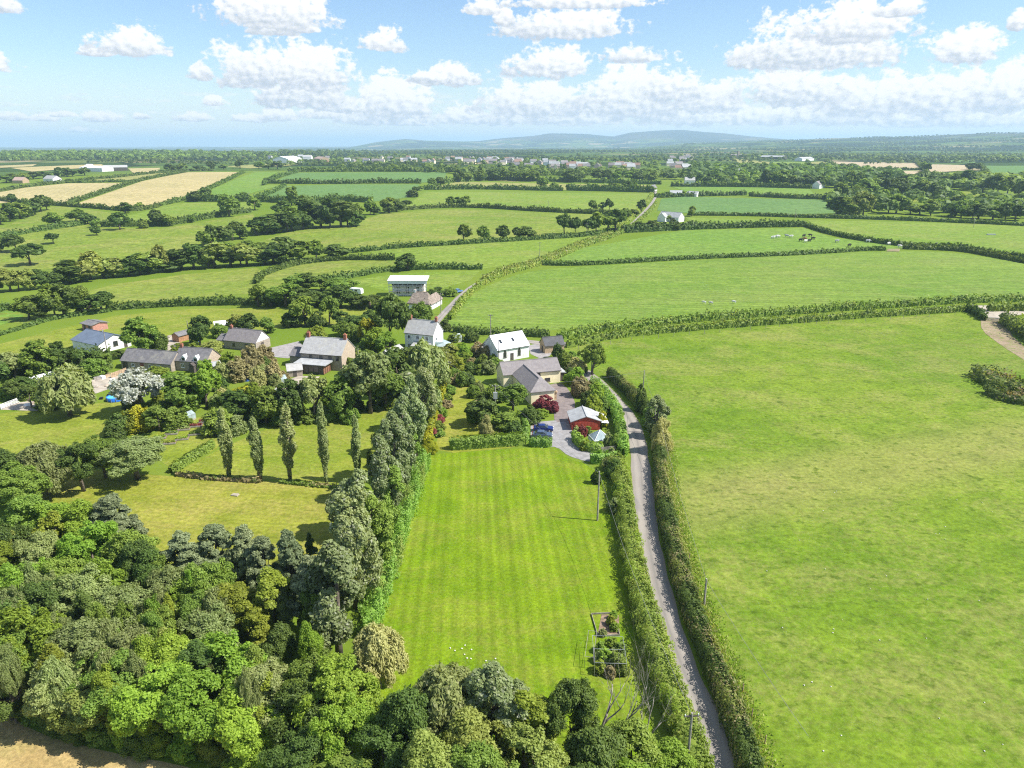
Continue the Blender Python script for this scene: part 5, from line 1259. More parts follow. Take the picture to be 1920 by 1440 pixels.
def skylight(parent, x0, x1, L, W_, e, r, t0=.35, t1=.65, lift=.2):
    f = lambda t: (W_ / 2 * t, e + (r - e) * t + lift)
    (ya, za), (yb, zb) = f(t0), f(t1)
    o = MB().hexa([(x0, ya, za - .12), (x1, ya, za - .12), (x1, yb, zb - .12), (x0, yb, zb - .12)], [(x0, ya, za), (x1, ya, za), (x1, yb, zb), (x0, yb, zb)]).build('rooflight', metalg, parent)
    k = .12
    MB().poly([(x0 + k, ya + .08, za + .06 + .01), (x1 - k, ya + .08, za + .06 + .01), (x1 - k, yb - .08, zb - .06 + .03), (x0 + k, yb - .08, zb - .06 + .03)]).build('pane', glassm, o)
def frame_at(name, FL, FR, label, cat='house', group=None):
    a, b = np.array(P(*FL)), np.array(P(*FR))
    L = float(np.linalg.norm(b - a)); rz = math.atan2(b[1] - a[1], b[0] - a[0])
    o = empty(name, (a[0], a[1], ground(*a) + .04), rz)
    tag(o, label, cat, group)
    return o, L
def gutter(parent, L, y, z, m=None):
    MB().tube([(-.15, y, z), (L + .15, y, z)], .07, 5).build('gutter', m or blackm, parent)

# white chapel
o, L = frame_at('chapel', (933, 680), (992, 669.5), 'white chapel with pale roof and pointed arch windows')
gable_body(o, L, 8.2, 3.7, 6.9, white, white_roof)
for s in (.23, .68): win(o, 'front', L * s, 1.1, 1.0, 1.5, L, 8.2, arch=True, frame=darkwood)
win(o, 'left', 2.2, .5, 1.1, 1.7, L, 8.2); win(o, 'left', 5.6, .5, 1.1, 1.7, L, 8.2)
skylight(o, L * .16, L * .25, L, 8.2, 3.7, 6.9); skylight(o, L * .55, L * .64, L, 8.2, 3.7, 6.9)
MB().tube([(.25, -.25, 0), (.25, -.25, 6.6)], .1, 6).build('flue', blackm, o)
gutter(o, L, -.34, 3.55); door(o, 'front', L * .45, 1.1, 2.1, L, 8.2, darkwood)
# small dark-roofed barn
o, L = frame_at('barn', (1012, 656), (1022, 663), 'small brown barn with black roof behind the chapel', 'barn')
gable_body(o, L, 6.2, 2.4, 4.3, palewood, M_roof('roof_black', (.06, .06, .065), (.09, .09, .095), .3, lichen=.05), axis='y')
door(o, 'front', L / 2, 1.2, 1.9, L, 6, darkwood)
# cream house: back wing and hipped front wing
a = np.array(P(1002, 721)); o = empty('house', (a[0], a[1], .05), R(17)); tag(o, 'L-shaped cream house with brown slate roof', 'house')
gable_body(o, 15.6, 6.4, 3.4, 5.7, cream, slate_p, x0=-8.4)
gable_body(o, 5.9, 15.0, 3.4, 5.5, cream, slate_p, axis='y', x0=-5.9, y0=-15.02, hips=(3.0, 0))
Lh = 7.2
win(o, 'front', 3.6, .5, 1.5, .95, Lh, 6.4, frame=darkwood, bars=3); win(o, 'front', 1.0, 2.3, 1.2, .8, Lh, 6.4, frame=darkwood, bars=2)
for s in (3.5, 7.0, 11.0):
    mb_w = empty('window', (-5.9, -15.0, 0), 0); mb_w.parent = o
    MB().box(-.06, s - .6, .9, .05, s + .6, 2.2).build('frame', whitep, mb_w)
    MB().box(-.09, s - .5, 1.0, -.07, s + .5, 2.1).build('pane', glassm, mb_w)
gutter(o, 7.2, -.34, 3.2)
MB().box(.05, -13.2, 0, 1.3, -11.2, 2.1).hexa([(.02, -13.5, 2.1), (1.6, -13.5, 2.1), (1.6, -10.9, 2.1), (.02, -10.9, 2.1)], [(.02, -13.5, 2.9), (.1, -13.5, 2.9), (.1, -10.9, 2.9), (.02, -10.9, 2.9)]).build('porch', palewood, o)
MB().box(7.25, .8, 0, 9.0, 5.6, 2.3).build('lean_to', darkwood, o)
MB().hexa([(7.2, .5, 2.35), (9.3, .5, 2.15), (9.3, 5.9, 2.15), (7.2, 5.9, 2.35)], [(7.2, .5, 2.75), (9.3, .5, 2.25), (9.3, 5.9, 2.25), (7.2, 5.9, 2.75)]).build('lean_to_roof', felt, o)
# red garage
o, L = frame_at('garage', (1072, 807), (1125, 806), 'red timber garage with grey felt roof', 'garage')
gable_body(o, L, 6.4, 2.0, 3.1, redwood, felt, axis='y', over=.35)
d = MB().box(.5, -.07, .02, L - .5, -.02, 1.95).build('door', redwood, o)
for k in range(7): MB().box(.6 + k * (L - 1.2) / 7, -.1, .1, .6 + (k + 1) * (L - 1.2) / 7 - .06, -.072, 1.88).build('plank', redwood, d)
MB().hexa([(L + .2, -.2, 1.72), (L + 1.9, -.2, 1.5), (L + 1.9, 6.4, 1.5), (L + .2, 6.4, 1.72)], [(L + .2, -.2, 1.82), (L + 1.9, -.2, 1.6), (L + 1.9, 6.4, 1.6), (L + .2, 6.4, 1.82)]).build('lean_to_roof', white_roof, o)
for yy in (0, 3, 6): MB().box(L + 1.7, yy, -.1, L + 1.8, yy + .1, 1.52).build('post', darkwood, o)
# white house with red chimneys
o, L = frame_at('house', (760, 656), (813, 662), 'white two-storey house with lichened roof and red chimneys')
gable_body(o, L, 6.6, 5.5, 8.9, white, slate_l)
chimney(o, .5, 3.3, 8.0, 10.0); chimney(o, L - .5, 3.3, 8.0, 10.0)
for s in (.16, .46, .78): win(o, 'front', L * s, 3.6, 1.0, 1.2, L, 6.6)
for s in (.16,): win(o, 'front', L * s, .8, 1.1, 1.3, L, 6.6)
MB().box(L * .38, -2.6, 0, L * .92, -.02, 2.2).build('extension', white, o)
MB().hexa([(L * .36, -2.9, 2.2), (L * .94, -2.9, 2.2), (L * .94, -.02, 2.2), (L * .36, -.02, 2.2)], [(L * .36, -2.9, 2.35), (L * .94, -2.9, 2.35), (L * .94, -.02, 3.1), (L * .36, -.02, 3.1)]).build('extension_roof', slate_l, o)
win(o, 'right', 2.0, 3.3, .9, 1.1, L, 6.6)
c = MB().box(L + .02, 1.0, 0, L + 3.6, 5.4, 1.9).build('conservatory', whitep, o)
MB().hexa([(L + .02, .8, 1.95), (L + 3.9, .8, 1.95), (L + 3.9, 5.6, 1.95), (L + .02, 5.6, 1.95)], [(L + .02, .8, 3.1), (L + 2.2, 2.6, 2.9), (L + 2.2, 3.8, 2.9), (L + .02, 5.6, 3.1)]).build('conservatory_roof', greenglass, c)
for k in range(4): MB().box(L + .4 + k * .8, .93, .7, L + 1.0 + k * .8, .985, 1.8).build('pane', glassm, c)
gutter(o, L, -.34, 5.35)
o, L = frame_at('shed', (733, 680), (760, 668), 'low grey-roofed shed left of the white house', 'shed')
gable_body(o, L, 4.0, 1.9, 3.2, stone, slate_l)
# stone house
o, L = frame_at('house', (566, 690), (642, 696), 'large stone house with lichened slate roof and two brick chimneys')
gable_body(o, L, 8.4, 4.5, 8.0, stone, slate_l)
MB().box(L + .003, .1, .0, L + .04, 8.3, 4.45).prism([(.1, 4.45), (8.3, 4.45), (4.2, 7.85)], L + .003, L + .04, 'x').build('gable_sunlit', stone_w, o)  # sun on the right gable put into a paler, warmer stone sheet
chimney(o, .6, 4.2, 7.2, 9.2, w=.8, d=.7); chimney(o, L - .6, 4.2, 7.2, 9.2, w=.8, d=.7)
for s in (.25, .5, .72, .9): win(o, 'front', L * s, 2.9, .9, 1.1, L, 8.4, frame=darkwood)
win(o, 'right', 4.2, .9, 1.0, 1.2, L, 8.4)
gutter(o, L, -.34, 4.35)
gable_body(o, 4.2, 6.0, 3.0, 4.6, stone, slate, x0=-4.22, y0=1.2)
x = MB().box(L * .05, -4.4, 0, L * .72, -.02, 2.6).build('lean_to', darkwood, o)
MB().hexa([(L * .02, -4.9, 2.62), (L * .8, -4.9, 2.62), (L * .8, -.02, 2.62), (L * .02, -.02, 2.62)], [(L * .02, -4.9, 2.78), (L * .8, -4.9, 2.78), (L * .8, -.02, 3.1), (L * .02, -.02, 3.1)]).build('flat_roof', felt, o)
for k in range(4): MB().box(L * .73, -4.4 + k * 1.1, .1, L * .73 + .1, -3.5 + k * 1.1, 2.5).build('timber_panel', M('timber_brown', (.26, .13, .08), .8, .15), x)
for k in range(3): MB().box(L * .26 + k * 1.5, -4.46, .3, L * .26 + k * 1.5 + 1.3, -4.41, 2.3).build('pane', glassm, x)
MB().box(L * .05 - .05, -4.47, 0, L * .22, -4.41, 2.6).build('white_panel', whitep, x)
o, L = frame_at('shed', (540, 708), (568, 705), 'small stone shed with pale roof in front of the stone house', 'shed')
gable_body(o, L, 3.4, 1.9, 3.1, stone, slate_l); door(o, 'front', L * .5, .9, 1.7, L, 3.4, darkwood)
def greenhouse(name, FL, FR, W_, e, r, label, frame=metalg):
    o, L = frame_at(name, FL, FR, label, 'greenhouse')
    MB().box(0, 0, -.1, L, W_, .3).build('base', concrete, o)
    n = max(3, int(L / .9)); g = MB()
    for k in range(n + 1):
        xx = L * k / n
        g.tube([(xx, 0, .3), (xx, 0, e), (xx, W_ / 2, r), (xx, W_, e), (xx, W_, .3)], .035, 4)
    g.tube([(0, 0, e), (L, 0, e)], .035, 4).tube([(0, W_, e), (L, W_, e)], .035, 4).tube([(0, W_ / 2, r), (L, W_ / 2, r)], .04, 4)
    g.build('frame', frame, o)
    for k in range(n):
        a0, a1 = L * k / n + .04, L * (k + 1) / n - .04
        MB().poly([(a0, 0, .32), (a1, 0, .32), (a1, 0, e), (a0, 0, e)]).build('pane', greenglass, o)
        MB().poly([(a0, .02, e + .02), (a1, .02, e + .02), (a1, W_ / 2, r - .02), (a0, W_ / 2, r - .02)]).build('pane', greenglass, o)
        MB().poly([(a0, W_ - .02, e + .02), (a1, W_ - .02, e + .02), (a1, W_ / 2, r - .02), (a0, W_ / 2, r - .02)]).build('pane', greenglass, o)
    return o
greenhouse('greenhouse', (508, 728), (540, 722), 3.0, 1.7, 2.5, 'glass greenhouse left of the stone house patio')
greenhouse('greenhouse', (338, 797), (368, 786), 2.4, 1.4, 2.0, 'low glass greenhouse in the vegetable plot')
greenhouse('greenhouse', (853, 643), (866, 641), 2.6, 1.8, 2.5, 'white-framed glasshouse right of the white house', whitep)
# thatched cottage
o, L = frame_at('cottage', (767, 581), (803, 583), 'white thatched cottage beside the climbing road')
gable_body(o, L, 6.0, 2.8, 6.0, white, thatch, over=.55, thick=.45, hips=(1.2, 1.2))
for s in (.3, .7): win(o, 'front', L * s, .9, 1.0, 1.0, L, 6)
chimney(o, L * .2, 3, 5.6, 7.0, white, pots=1)
o, L = frame_at('cottage', (808, 582), (829, 570), 'low white outbuilding with brown roof at the road edge')
gable_body(o, L, 4.6, 2.3, 4.2, white, thatch, over=.4, thick=.3); win(o, 'front', L * .5, .9, .9, .9, L, 4.6)
# house under scaffolding
o, L = frame_at('scaffolded_house', (730, 556), (800, 556), 'house wrapped in white scaffolding under a flat sheet roof')
gable_body(o, L - 2.4, 5.0, 4.6, 6.0, white, slate, x0=1.2, y0=1.3)
for s in (3.5, 7.5, 11.5):
    MB().box(s - .6, 1.22, 1.0, s + .6, 1.27, 2.2).build('pane', glassm, o); MB().box(s - .6, 1.22, 3.1, s + .6, 1.27, 4.2).build('pane', glassm, o)
MB().hexa([(-.5, -.6, 6.5), (L + .5, -.6, 6.5), (L + .5, 7.4, 7.3), (-.5, 7.4, 7.3)], [(-.5, -.6, 6.6), (L + .5, -.6, 6.6), (L + .5, 7.4, 7.4), (-.5, 7.4, 7.4)]).build('sheet_roof', M('scaffold_sheet', (.78, .79, .8), .5, .05), o)
n = 8
for yy in (-.2, .9):
    for k in range(n + 1): MB().tube([(L * k / n, yy, 0), (L * k / n, yy, 6.6)], .06, 5).build('scaffold_pole', metalg, o)
for z in (1.0, 2.0, 3.1, 4.2, 5.3, 6.3): MB().tube([(-.2, -.25, z), (L + .2, -.25, z)], .055, 5).build('scaffold_rail', metalg, o)
for z in (2.0, 4.2): MB().box(-.1, -.15, z - .08, L + .1, .85, z).build('scaffold_board', palewood, o)
for k in range(0, n, 2): MB().tube([(L * k / n, -.3, .1), (L * (k + 1) / n, -.3, 2.0)], .055, 5).tube([(L * (k + 1) / n, -.3, 2.1), (L * (k + 2) / n, -.3, 4.2)], .055, 5).build('scaffold_brace', metalg, o)
MB().box(-.3, -.33, 5.3, L + .3, -.29, 6.4).build('debris_sheet', M('scaffold_sheet', (.78, .79, .8)), o)
# barns on the left
o, L = frame_at('barn', (422, 653), (481, 659), 'stone barn with grey slate roof behind the dead bushes', 'barn')
gable_body(o, L, 6.8, 2.7, 5.6, stone, slate_p)
MB().prism([(.2, 2.72), (6.6, 2.72), (3.4, 5.4)], L + .003, L + .04, 'x').build('gable_board', whitep, o)
door(o, 'right', 3.0, 1.4, 2.2, L, 6.8, darkwood); win(o, 'front', L * .3, 1.0, .9, .9, L, 6.8, frame=darkwood); door(o, 'front', L * .7, 1.1, 2.0, L, 6.8, darkwood)
chimney(o, .5, 3.4, 4.8, 6.4, pots=1)
gable_body(o, 3.6, 5.0, 2.1, 3.4, stone, slate, x0=-3.62, y0=1)
o, L = frame_at('barn', (229, 691), (322, 698), 'long low dark-roofed stone barn', 'barn')
gable_body(o, L, 6.6, 2.4, 4.9, stone, slate)
door(o, 'front', L * .08, 1.6, 2.1, L, 6.6, darkwood); door(o, 'front', L * .42, 1.2, 2.0, L, 6.6, M('door_maroon', (.22, .08, .07)))
for s in (.24, .58, .75): win(o, 'front', L * s, .9, .9, .9, L, 6.6, frame=whitep)
o, L = frame_at('house', (329, 694), (389, 698), 'stone cottage with two white dormers next to the long barn')
gable_body(o, L, 6.8, 2.9, 5.7, stone, slate)
MB().box(L + .003, .1, 0, L + .04, 6.7, 2.85).prism([(.15, 2.85), (6.65, 2.85), (3.4, 5.5)], L + .003, L + .04, 'x').build('gable_sunlit', stone_w, o)  # the cottage's sun-facing gable carries its sunlight as paler stone colour
chimney(o, .5, 3.4, 5.0, 6.5)
for s in (.3, .68):
    dm = MB().prism([(L * s - .7, 2.95), (L * s + .7, 2.95), (L * s + .7, 3.8), (L * s, 4.5), (L * s - .7, 3.8)], -.1, 2.0, 'y').build('dormer', whitep, o)
    MB().box(L * s - .45, -.14, 3.0, L * s + .45, -.11, 3.8).build('pane', glassm, dm)
for s in (.25, .8): win(o, 'front', L * s, .9, 1.0, 1.1, L, 6.8)
MB().box(L * .55, -1.4, 0, L * .55 + 1.4, -.02, 2.0).prism([(L * .55 - .2, 2.0), (L * .55 + 1.6, 2.0), (L * .55 + .7, 2.8)], -1.6, -.02, 'y').build('porch', darkwood, o)
o, L = frame_at('shed', (401, 697), (416, 694), 'small dark shed at the dormer cottage gable', 'shed')
gable_body(o, L, 2.2, 1.6, 2.3, darkwood, felt); door(o, 'front', L * .5, .8, 1.5, L, 2.2, greywood)
o, L = frame_at('modern_barn', (138, 653), (187, 663), 'large modern barn with blue-grey sheet roof and pale gable', 'barn')
gable_body(o, L, 10.4, 2.8, 4.9, white, bluesheet, over=.5)
win(o, 'right', 5.4, 1.3, 1.5, 1.5, L, 10.4, frame=darkwood); door(o, 'right', 8.6, 1.1, 2.1, L, 10.4, darkwood)
MB().tube([(L * .6, 5.2, 4.6), (L * .6, 5.2, 6.0)], .12, 6).build('flue', metalg, o)
o, L = frame_at('stable', (155, 618), (175, 622), 'small brick stable with dark roof alone in the paddock', 'stable')
gable_body(o, L, 5.2, 2.3, 2.9, M('brick_pinkish', (.48, .24, .19), .9, .15, 4.0), slate, over=.6)
door(o, 'front', L * .7, 1.2, 1.9, L, 5.2, darkwood); door(o, 'front', L * .25, 1.2, 1.9, L, 5.2, darkwood)
o, L = frame_at('shed', (404, 622), (433, 619), 'long white-roofed shed behind the stone barn', 'shed')
gable_body(o, L, 4.0, 2.0, 2.9, palewood, white_roof)
o, L = frame_at('shed', (436, 622), (449, 619), 'small blue-grey shed with white gable behind the stone barn', 'shed')
gable_body(o, L, 3.4, 1.9, 2.8, whitep, bluesheet)
o, L = frame_at('shed', (336, 642), (358, 636), 'brown timber shed in the yard behind the long barn', 'shed')
gable_body(o, L, 3.0, 2.0, 2.8, M('timber_orange', (.42, .22, .12), .8, .15), slate)
# far bungalow group
o, L = frame_at('bungalow', (1234, 414), (1272, 417), 'far grey bungalow with pale gables beside the climbing road')
gable_body(o, L, 9.0, 3.6, 7.0, white, felt)
gable_body(o, 7.0, 5.0, 3.6, 6.6, white, felt, axis='y', x0=L * .12, y0=-5.02)
win(o, 'front', L * .7, 1.0, 4.0, 1.8, L, 9, frame=darkwood, bars=3)
for FL, FR, lab in [((1257, 367), (1280, 367), 'far low white bungalow left of the pair'), ((1286, 368), (1306, 369), 'far grey-roofed bungalow right of the pair')]:
    o, L = frame_at('bungalow', FL, FR, lab); gable_body(o, L, 9, 3.0, 5.6, white, felt); win(o, 'front', L * .3, 1, 2, 1.3, L, 9); win(o, 'front', L * .7, 1, 2, 1.3, L, 9)
for FL, FR, W_, e, r, wm, rm, nm, lab in [
    ((150, 321), (192, 322), 22, 6, 9, white, white_roof, 'farm_shed', 'far pale farm shed left in the tan field group'),
    ((195, 321), (240, 320), 24, 6, 9.5, darkwood, slate_l, 'farm_shed', 'far long grey farm shed by the tan fields'),
    ((160, 320), (171, 320), 12, 7, 11, white, white_roof, 'house', 'far small white house beside the farm sheds'),
    ((82, 342), (100, 343), 12, 5, 9, white, slate_l, 'house', 'far farmhouse with grey roof left of the tan fields'),
    ((24, 344), (43, 344), 12, 4, 8, palewood, M('roof_pinkish', (.42, .3, .25)), 'house', 'far pinkish-roofed cottage at the left edge'),
    ((541, 306), (566, 304), 40, 10, 16, white, white_roof, 'works_building', 'largest far white works building left of the town'),
    ((568, 303), (584, 303), 30, 12, 16, white, slate_l, 'works_building', 'far tall white works building left of the town'),
    ((588, 303), (600, 304), 25, 8, 13, palewood, M('roof_pinkish', (.42, .3, .25)), 'works_building', 'far brown works building at the group end'),
    ((1425, 298), (1468, 299), 26, 6, 10, darkwood, felt, 'farm_shed', 'far long dark barn on the skyline field'),
    ((1504, 302), (1526, 301), 22, 6, 10, white, slate_l, 'farm_shed', 'far grey barn above the yellowish field'),
    ((1372, 295), (1402, 295), 20, 6, 10, palewood, slate_p, 'farm_shed', 'far brown barn right of the church end'),
    ((1536, 354), (1546, 352), 9, 5, 9, white, slate_p, 'house', 'far white house half hidden at the wood edge'),
    ((1739, 357), (1758, 356), 12, 4, 7, white, white_roof, 'farm_shed', 'far white shed roof in the dark wood'),
    ((1836, 352), (1862, 351), 14, 4, 7, white, slate_l, 'farm_shed', 'far pale shed at the right edge wood'),
    ((1284, 345), (1303, 345), 9, 5, 9, white, slate_l, 'house', 'far white house at the left end of the long wood'),
    ((1382, 326), (1398, 326), 10, 4, 8, white, white_roof, 'house', 'far white bungalow in the trees below the town'),
    ((1225, 360), (1232, 358), 6, 4, 8, white, slate, 'house', 'far small house at the top of the climbing road'),
]:
    o, L = frame_at(nm, FL, FR, lab, 'house' if nm == 'house' else 'shed'); gable_body(o, L, W_, e, r, wm, rm)
# church tower on the far rise
x, y = P(1383, 296); o = empty('church', (x, y, ground(x, y)), .3); tag(o, 'far church with square tower on the skyline', 'church')
MB().box(0, 0, -1, 6, 6, 20).box(-.3, -.3, 20, 6.3, 6.3, 21).build('tower', stone, o)
gable_body(o, 22, 8, 6, 12, stone, slate, x0=6.1, y0=-1)
# town: many small houses
town_m = [white, white, cream, M('render_pinkish', (.60, .47, .40), .85, .08)]; town_r = [slate, slate_p, M('roof_brown_tile', (.28, .18, .14)), felt]
TOWN = []
random.seed(21)
for (u0, u1, v0, v1, n, z) in [(860, 975, 300, 309, 34, 'in the white terraces of the far town'), (1030, 1200, 312, 319, 30, 'in the lower right rows of the far town'), (1255, 1300, 296, 322, 16, 'on the far town hill at the right'), (650, 860, 298, 309, 16, 'scattered left of the far town'), (960, 1060, 306, 316, 10, 'between the two rows of the far town'), (500, 640, 296, 302, 5, 'near the far works buildings')]:
    TOWN += [(random.uniform(u0, u1), random.uniform(v0, v1), z) for _ in range(n)]
tproto = {}
for u, v, z in TOWN:
    x, y = P(u, v); k = (random.randrange(4), random.randrange(4))
    o = empty('town_house', (x, y, ground(x, y)), random.choice([0, 0, .25, -.2, 1.4]))
    if k not in tproto:
        gable_body(o, 13, 8, 5.6, 9.2, town_m[k[0]], town_r[k[1]], x0=-6.5, y0=-4); tproto[k] = o
        src = [c for c in o.children]
    else:
        for c in tproto[k].children:
            q = c.copy(); COL.objects.link(q); q.parent = o
    o.scale = (random.uniform(.85, 1.35),) * 2 + (random.uniform(1.0, 1.3),)
    o['category'] = 'house'; o['group'] = 'houses ' + z; TOP.append(o)
    AUTO.append((o, ['small white house', 'small white house', 'small cream house', 'small pinkish house'][k[0]] + ' ' + z))

# ------------------------------------------------------------------ things outdoors
def car(u, v, ang, paint, label, lift=1.0):
    x, y = P(u, v); o = empty('parked_car', (x, y, ground(x, y) + .04 + float(off(math.hypot(x, y), 4)) - .048), ang); tag(o, label, 'car')
    b = bmesh.new()
    prof = [(-2.15, .32), (-2.2, .75), (-2.05, .95), (-1.25, 1.02), (-.95, 1.05), (.95, .98), (1.9, .86), (2.15, .68), (2.15, .32)]
    roof = [(-1.7, .98), (-1.1, 1.42 * lift), (.25, 1.44 * lift), (1.0, .97)]
    mb = MB(); n = len(prof)
    for yy, ins in ((-.88, 0), (.88, 0)): mb.v += [(a, yy, z) for a, z in prof]
    mb.f += [tuple(range(n)), tuple(range(2 * n - 1, n - 1, -1))] + [(i, n + i, n + (i + 1) % n, (i + 1) % n) for i in range(n)]
    bo = mb.build('body', paint, o)
    bv = bo.modifiers.new('soft', 'BEVEL'); bv.width = .09; bv.segments = 2
    cb = MB(); k = len(cb.v)
    cb.v += [(a, -.82 + (.16 if z > 1.1 else 0), z) for a, z in roof] + [(a, .82 - (.16 if z > 1.1 else 0), z) for a, z in roof]
    cb.f += [(0, 1, 2, 3), (7, 6, 5, 4), (0, 4, 5, 1), (1, 5, 6, 2), (2, 6, 7, 3), (3, 7, 4, 0)]
    cab = cb.build('cabin', glassm, o)
    MB().hexa([(-1.12, -.62, 1.41 * lift), (.28, -.62, 1.43 * lift), (.28, .62, 1.43 * lift), (-1.12, .62, 1.41 * lift)], [(-1.0, -.58, 1.47 * lift), (.15, -.58, 1.49 * lift), (.15, .58, 1.49 * lift), (-1.0, .58, 1.47 * lift)]).build('roof_panel', paint, cab)
    for sy in (-1, 1):
        for a in (-1.15, -.42, .3): MB().tube([(a - .2, sy * .83, .98), (a, sy * .69, 1.43 * lift)], .05, 4).build('pillar', paint, cab)
        MB().box(.75, sy * .88 - .02 if sy > 0 else -1.06, .95, .95, sy * .88 + .18 if sy > 0 else -.86, 1.1).build('wing_mirror', paint, o)
        MB().box(2.08, sy * .62 - .2, .62, 2.19, sy * .62 + .2, .78).build('headlight', whitep, o)
        MB().box(-2.24, sy * .66 - .16, .72, -2.12, sy * .66 + .16, .88).build('tail_light', M('lamp_red', (.4, .02, .02), .3), o)
        for wx in (-1.35, 1.32):
            w = MB().tube([(wx, sy * .72, .33), (wx, sy * .91, .33)], .33, 14).build('wheel', rubber, o)
            MB().tube([(wx, sy * .90, .33), (wx, sy * .925, .33)], .2, 10).build('rim', metalg, w)
    return o
paint_b = M('car_paint_blue', (.008, .02, .13), .25, .05, spec=.6); paint_s = M('car_paint_steel_blue', (.10, .14, .22), .25, .05, metal=.4, spec=.6)
car(1019, 808, R(-4), paint_b, 'deep blue car parked beside the red garage')
car(1017, 820, R(-6), paint_s, 'grey-blue car parked behind the low hedge')
car(246, 703, R(80), M('car_paint_maroon', (.10, .03, .035), .3, .05, spec=.6), 'maroon estate car in front of the long barn', 1.15)
car(859, 549, R(52), M('car_paint_light_blue', (.12, .25, .5), .3, .05, spec=.6), 'light blue car on the climbing road near the thatched cottage', 1.1)
# caravan
o, L = frame_at('caravan', (655, 552), (677, 553), 'white caravan behind the dark village belt', 'caravan')
MB().prism([(0, .5), (L, .5), (L, 2.0), (L - .4, 2.6), (.4, 2.6), (0, 2.0)], 0, 2.2, 'y').build('body', whitep, o)
for k in range(2): MB().box(.6 + k * 2, -.03, 1.4, 1.8 + k * 2, -.005, 2.1).build('window', glassm, o)
for yy in (.2, 2.0): MB().tube([(L / 2, yy - .1, .35), (L / 2, yy + .1, .35)], .35, 12).build('wheel', rubber, o)
# round pool
x, y = P(217, 750); o = empty('paddling_pool', (x, y, ground(x, y) + .06)); tag(o, 'round blue pool on the grass', 'pool')
n = 32; mb = MB()
for r_, z in ((2.0, 0), (2.02, .95), (1.88, .95), (1.86, .5)): mb.v += [(r_ * math.cos(6.2832 * k / n), r_ * math.sin(6.2832 * k / n), z) for k in range(n)]
for j in range(3): mb.f += [(j * n + k, j * n + (k + 1) % n, (j + 1) * n + (k + 1) % n, (j + 1) * n + k) for k in range(n)]
mb.build('pool_wall', M('pool_liner_blue', (.02, .14, .55), .5, .1), o, smooth=True)
MB().poly([(1.87 * math.cos(6.2832 * k / n), 1.87 * math.sin(6.2832 * k / n), .8) for k in range(n)]).build('water', M('pool_water', (.10, .50, .78), .08, .06, spec=.6), o)
for k in range(12): MB().tube([(2.08 * math.cos(.5236 * k), 2.08 * math.sin(.5236 * k), 0), (2.08 * math.cos(.5236 * k), 2.08 * math.sin(.5236 * k), .9)], .05, 5).build('support_leg', metalg, o)
# white containers by the hedge
o, L = frame_at('horse_trailer', (66, 728), (110, 716), 'long white container beside the clipped hedge', 'container')
MB().box(0, 0, .1, L, 2.4, 2.4).build('body', whitep, o)
MB().hexa([(-.1, -.1, 2.4), (L + .1, -.1, 2.4), (L + .1, 2.5, 2.4), (-.1, 2.5, 2.4)], [(-.1, .3, 2.6), (L + .1, .3, 2.6), (L + .1, 2.1, 2.6), (-.1, 2.1, 2.6)]).build('roof', white_roof, o)
for k in range(6): MB().box(L * (k + .5) / 6 - .05, -.05, .1, L * (k + .5) / 6 + .05, -.005, 2.4).build('rib', metalg, o)
door(o, 'left', 1.2, 1.8, 2.0, L, 2.4, greywood, z=.15)
o, L = frame_at('storage_box', (146, 708), (162, 703), 'tall white board panel standing behind the willow', 'panel')
MB().box(0, 0, 0, L, .3, 2.0).build('board', whitep, o); MB().box(.2, .3, 0, .4, 1.0, 1.6).build('prop', greywood, o)
# things in the rubble yard
def junk(name, u, v, builder, label, cat):
    x, y = P(u, v); o = builder(); o.name = name
    o.location = (x, y, ground(x, y) + .03); o.rotation_euler = (0, 0, random.uniform(0, 3)); return tag(o, label, cat, 'clutter in the barn yard')
def box_b(w, d, h, m): return lambda: MB().hexa([(-w, -d, 0), (w, -d, 0), (w, d, 0), (-w, d, 0)], [(-w * .92, -d * .9, h), (w * .92, -d * .95, h), (w * .95, d * .9, h), (-w * .9, d * .92, h)]).box(-w * .7, -d * .7, h, w * .7, d * .7, h + .06).build('box', m)
def rock_b(r, m):
    def f():
        me = bpy.data.meshes.new('stone'); bm = bmesh.new(); bmesh.ops.create_icosphere(bm, subdivisions=2, radius=r)
        for v in bm.verts: v.co *= random.uniform(.75, 1.15); v.co.z *= .6
        bm.to_mesh(me); bm.free(); me.materials.append(m); return ob('stone', me)
    return f
cl = [('stone', rock_b, 'pale stone'), ('crate', None, 'crate')]
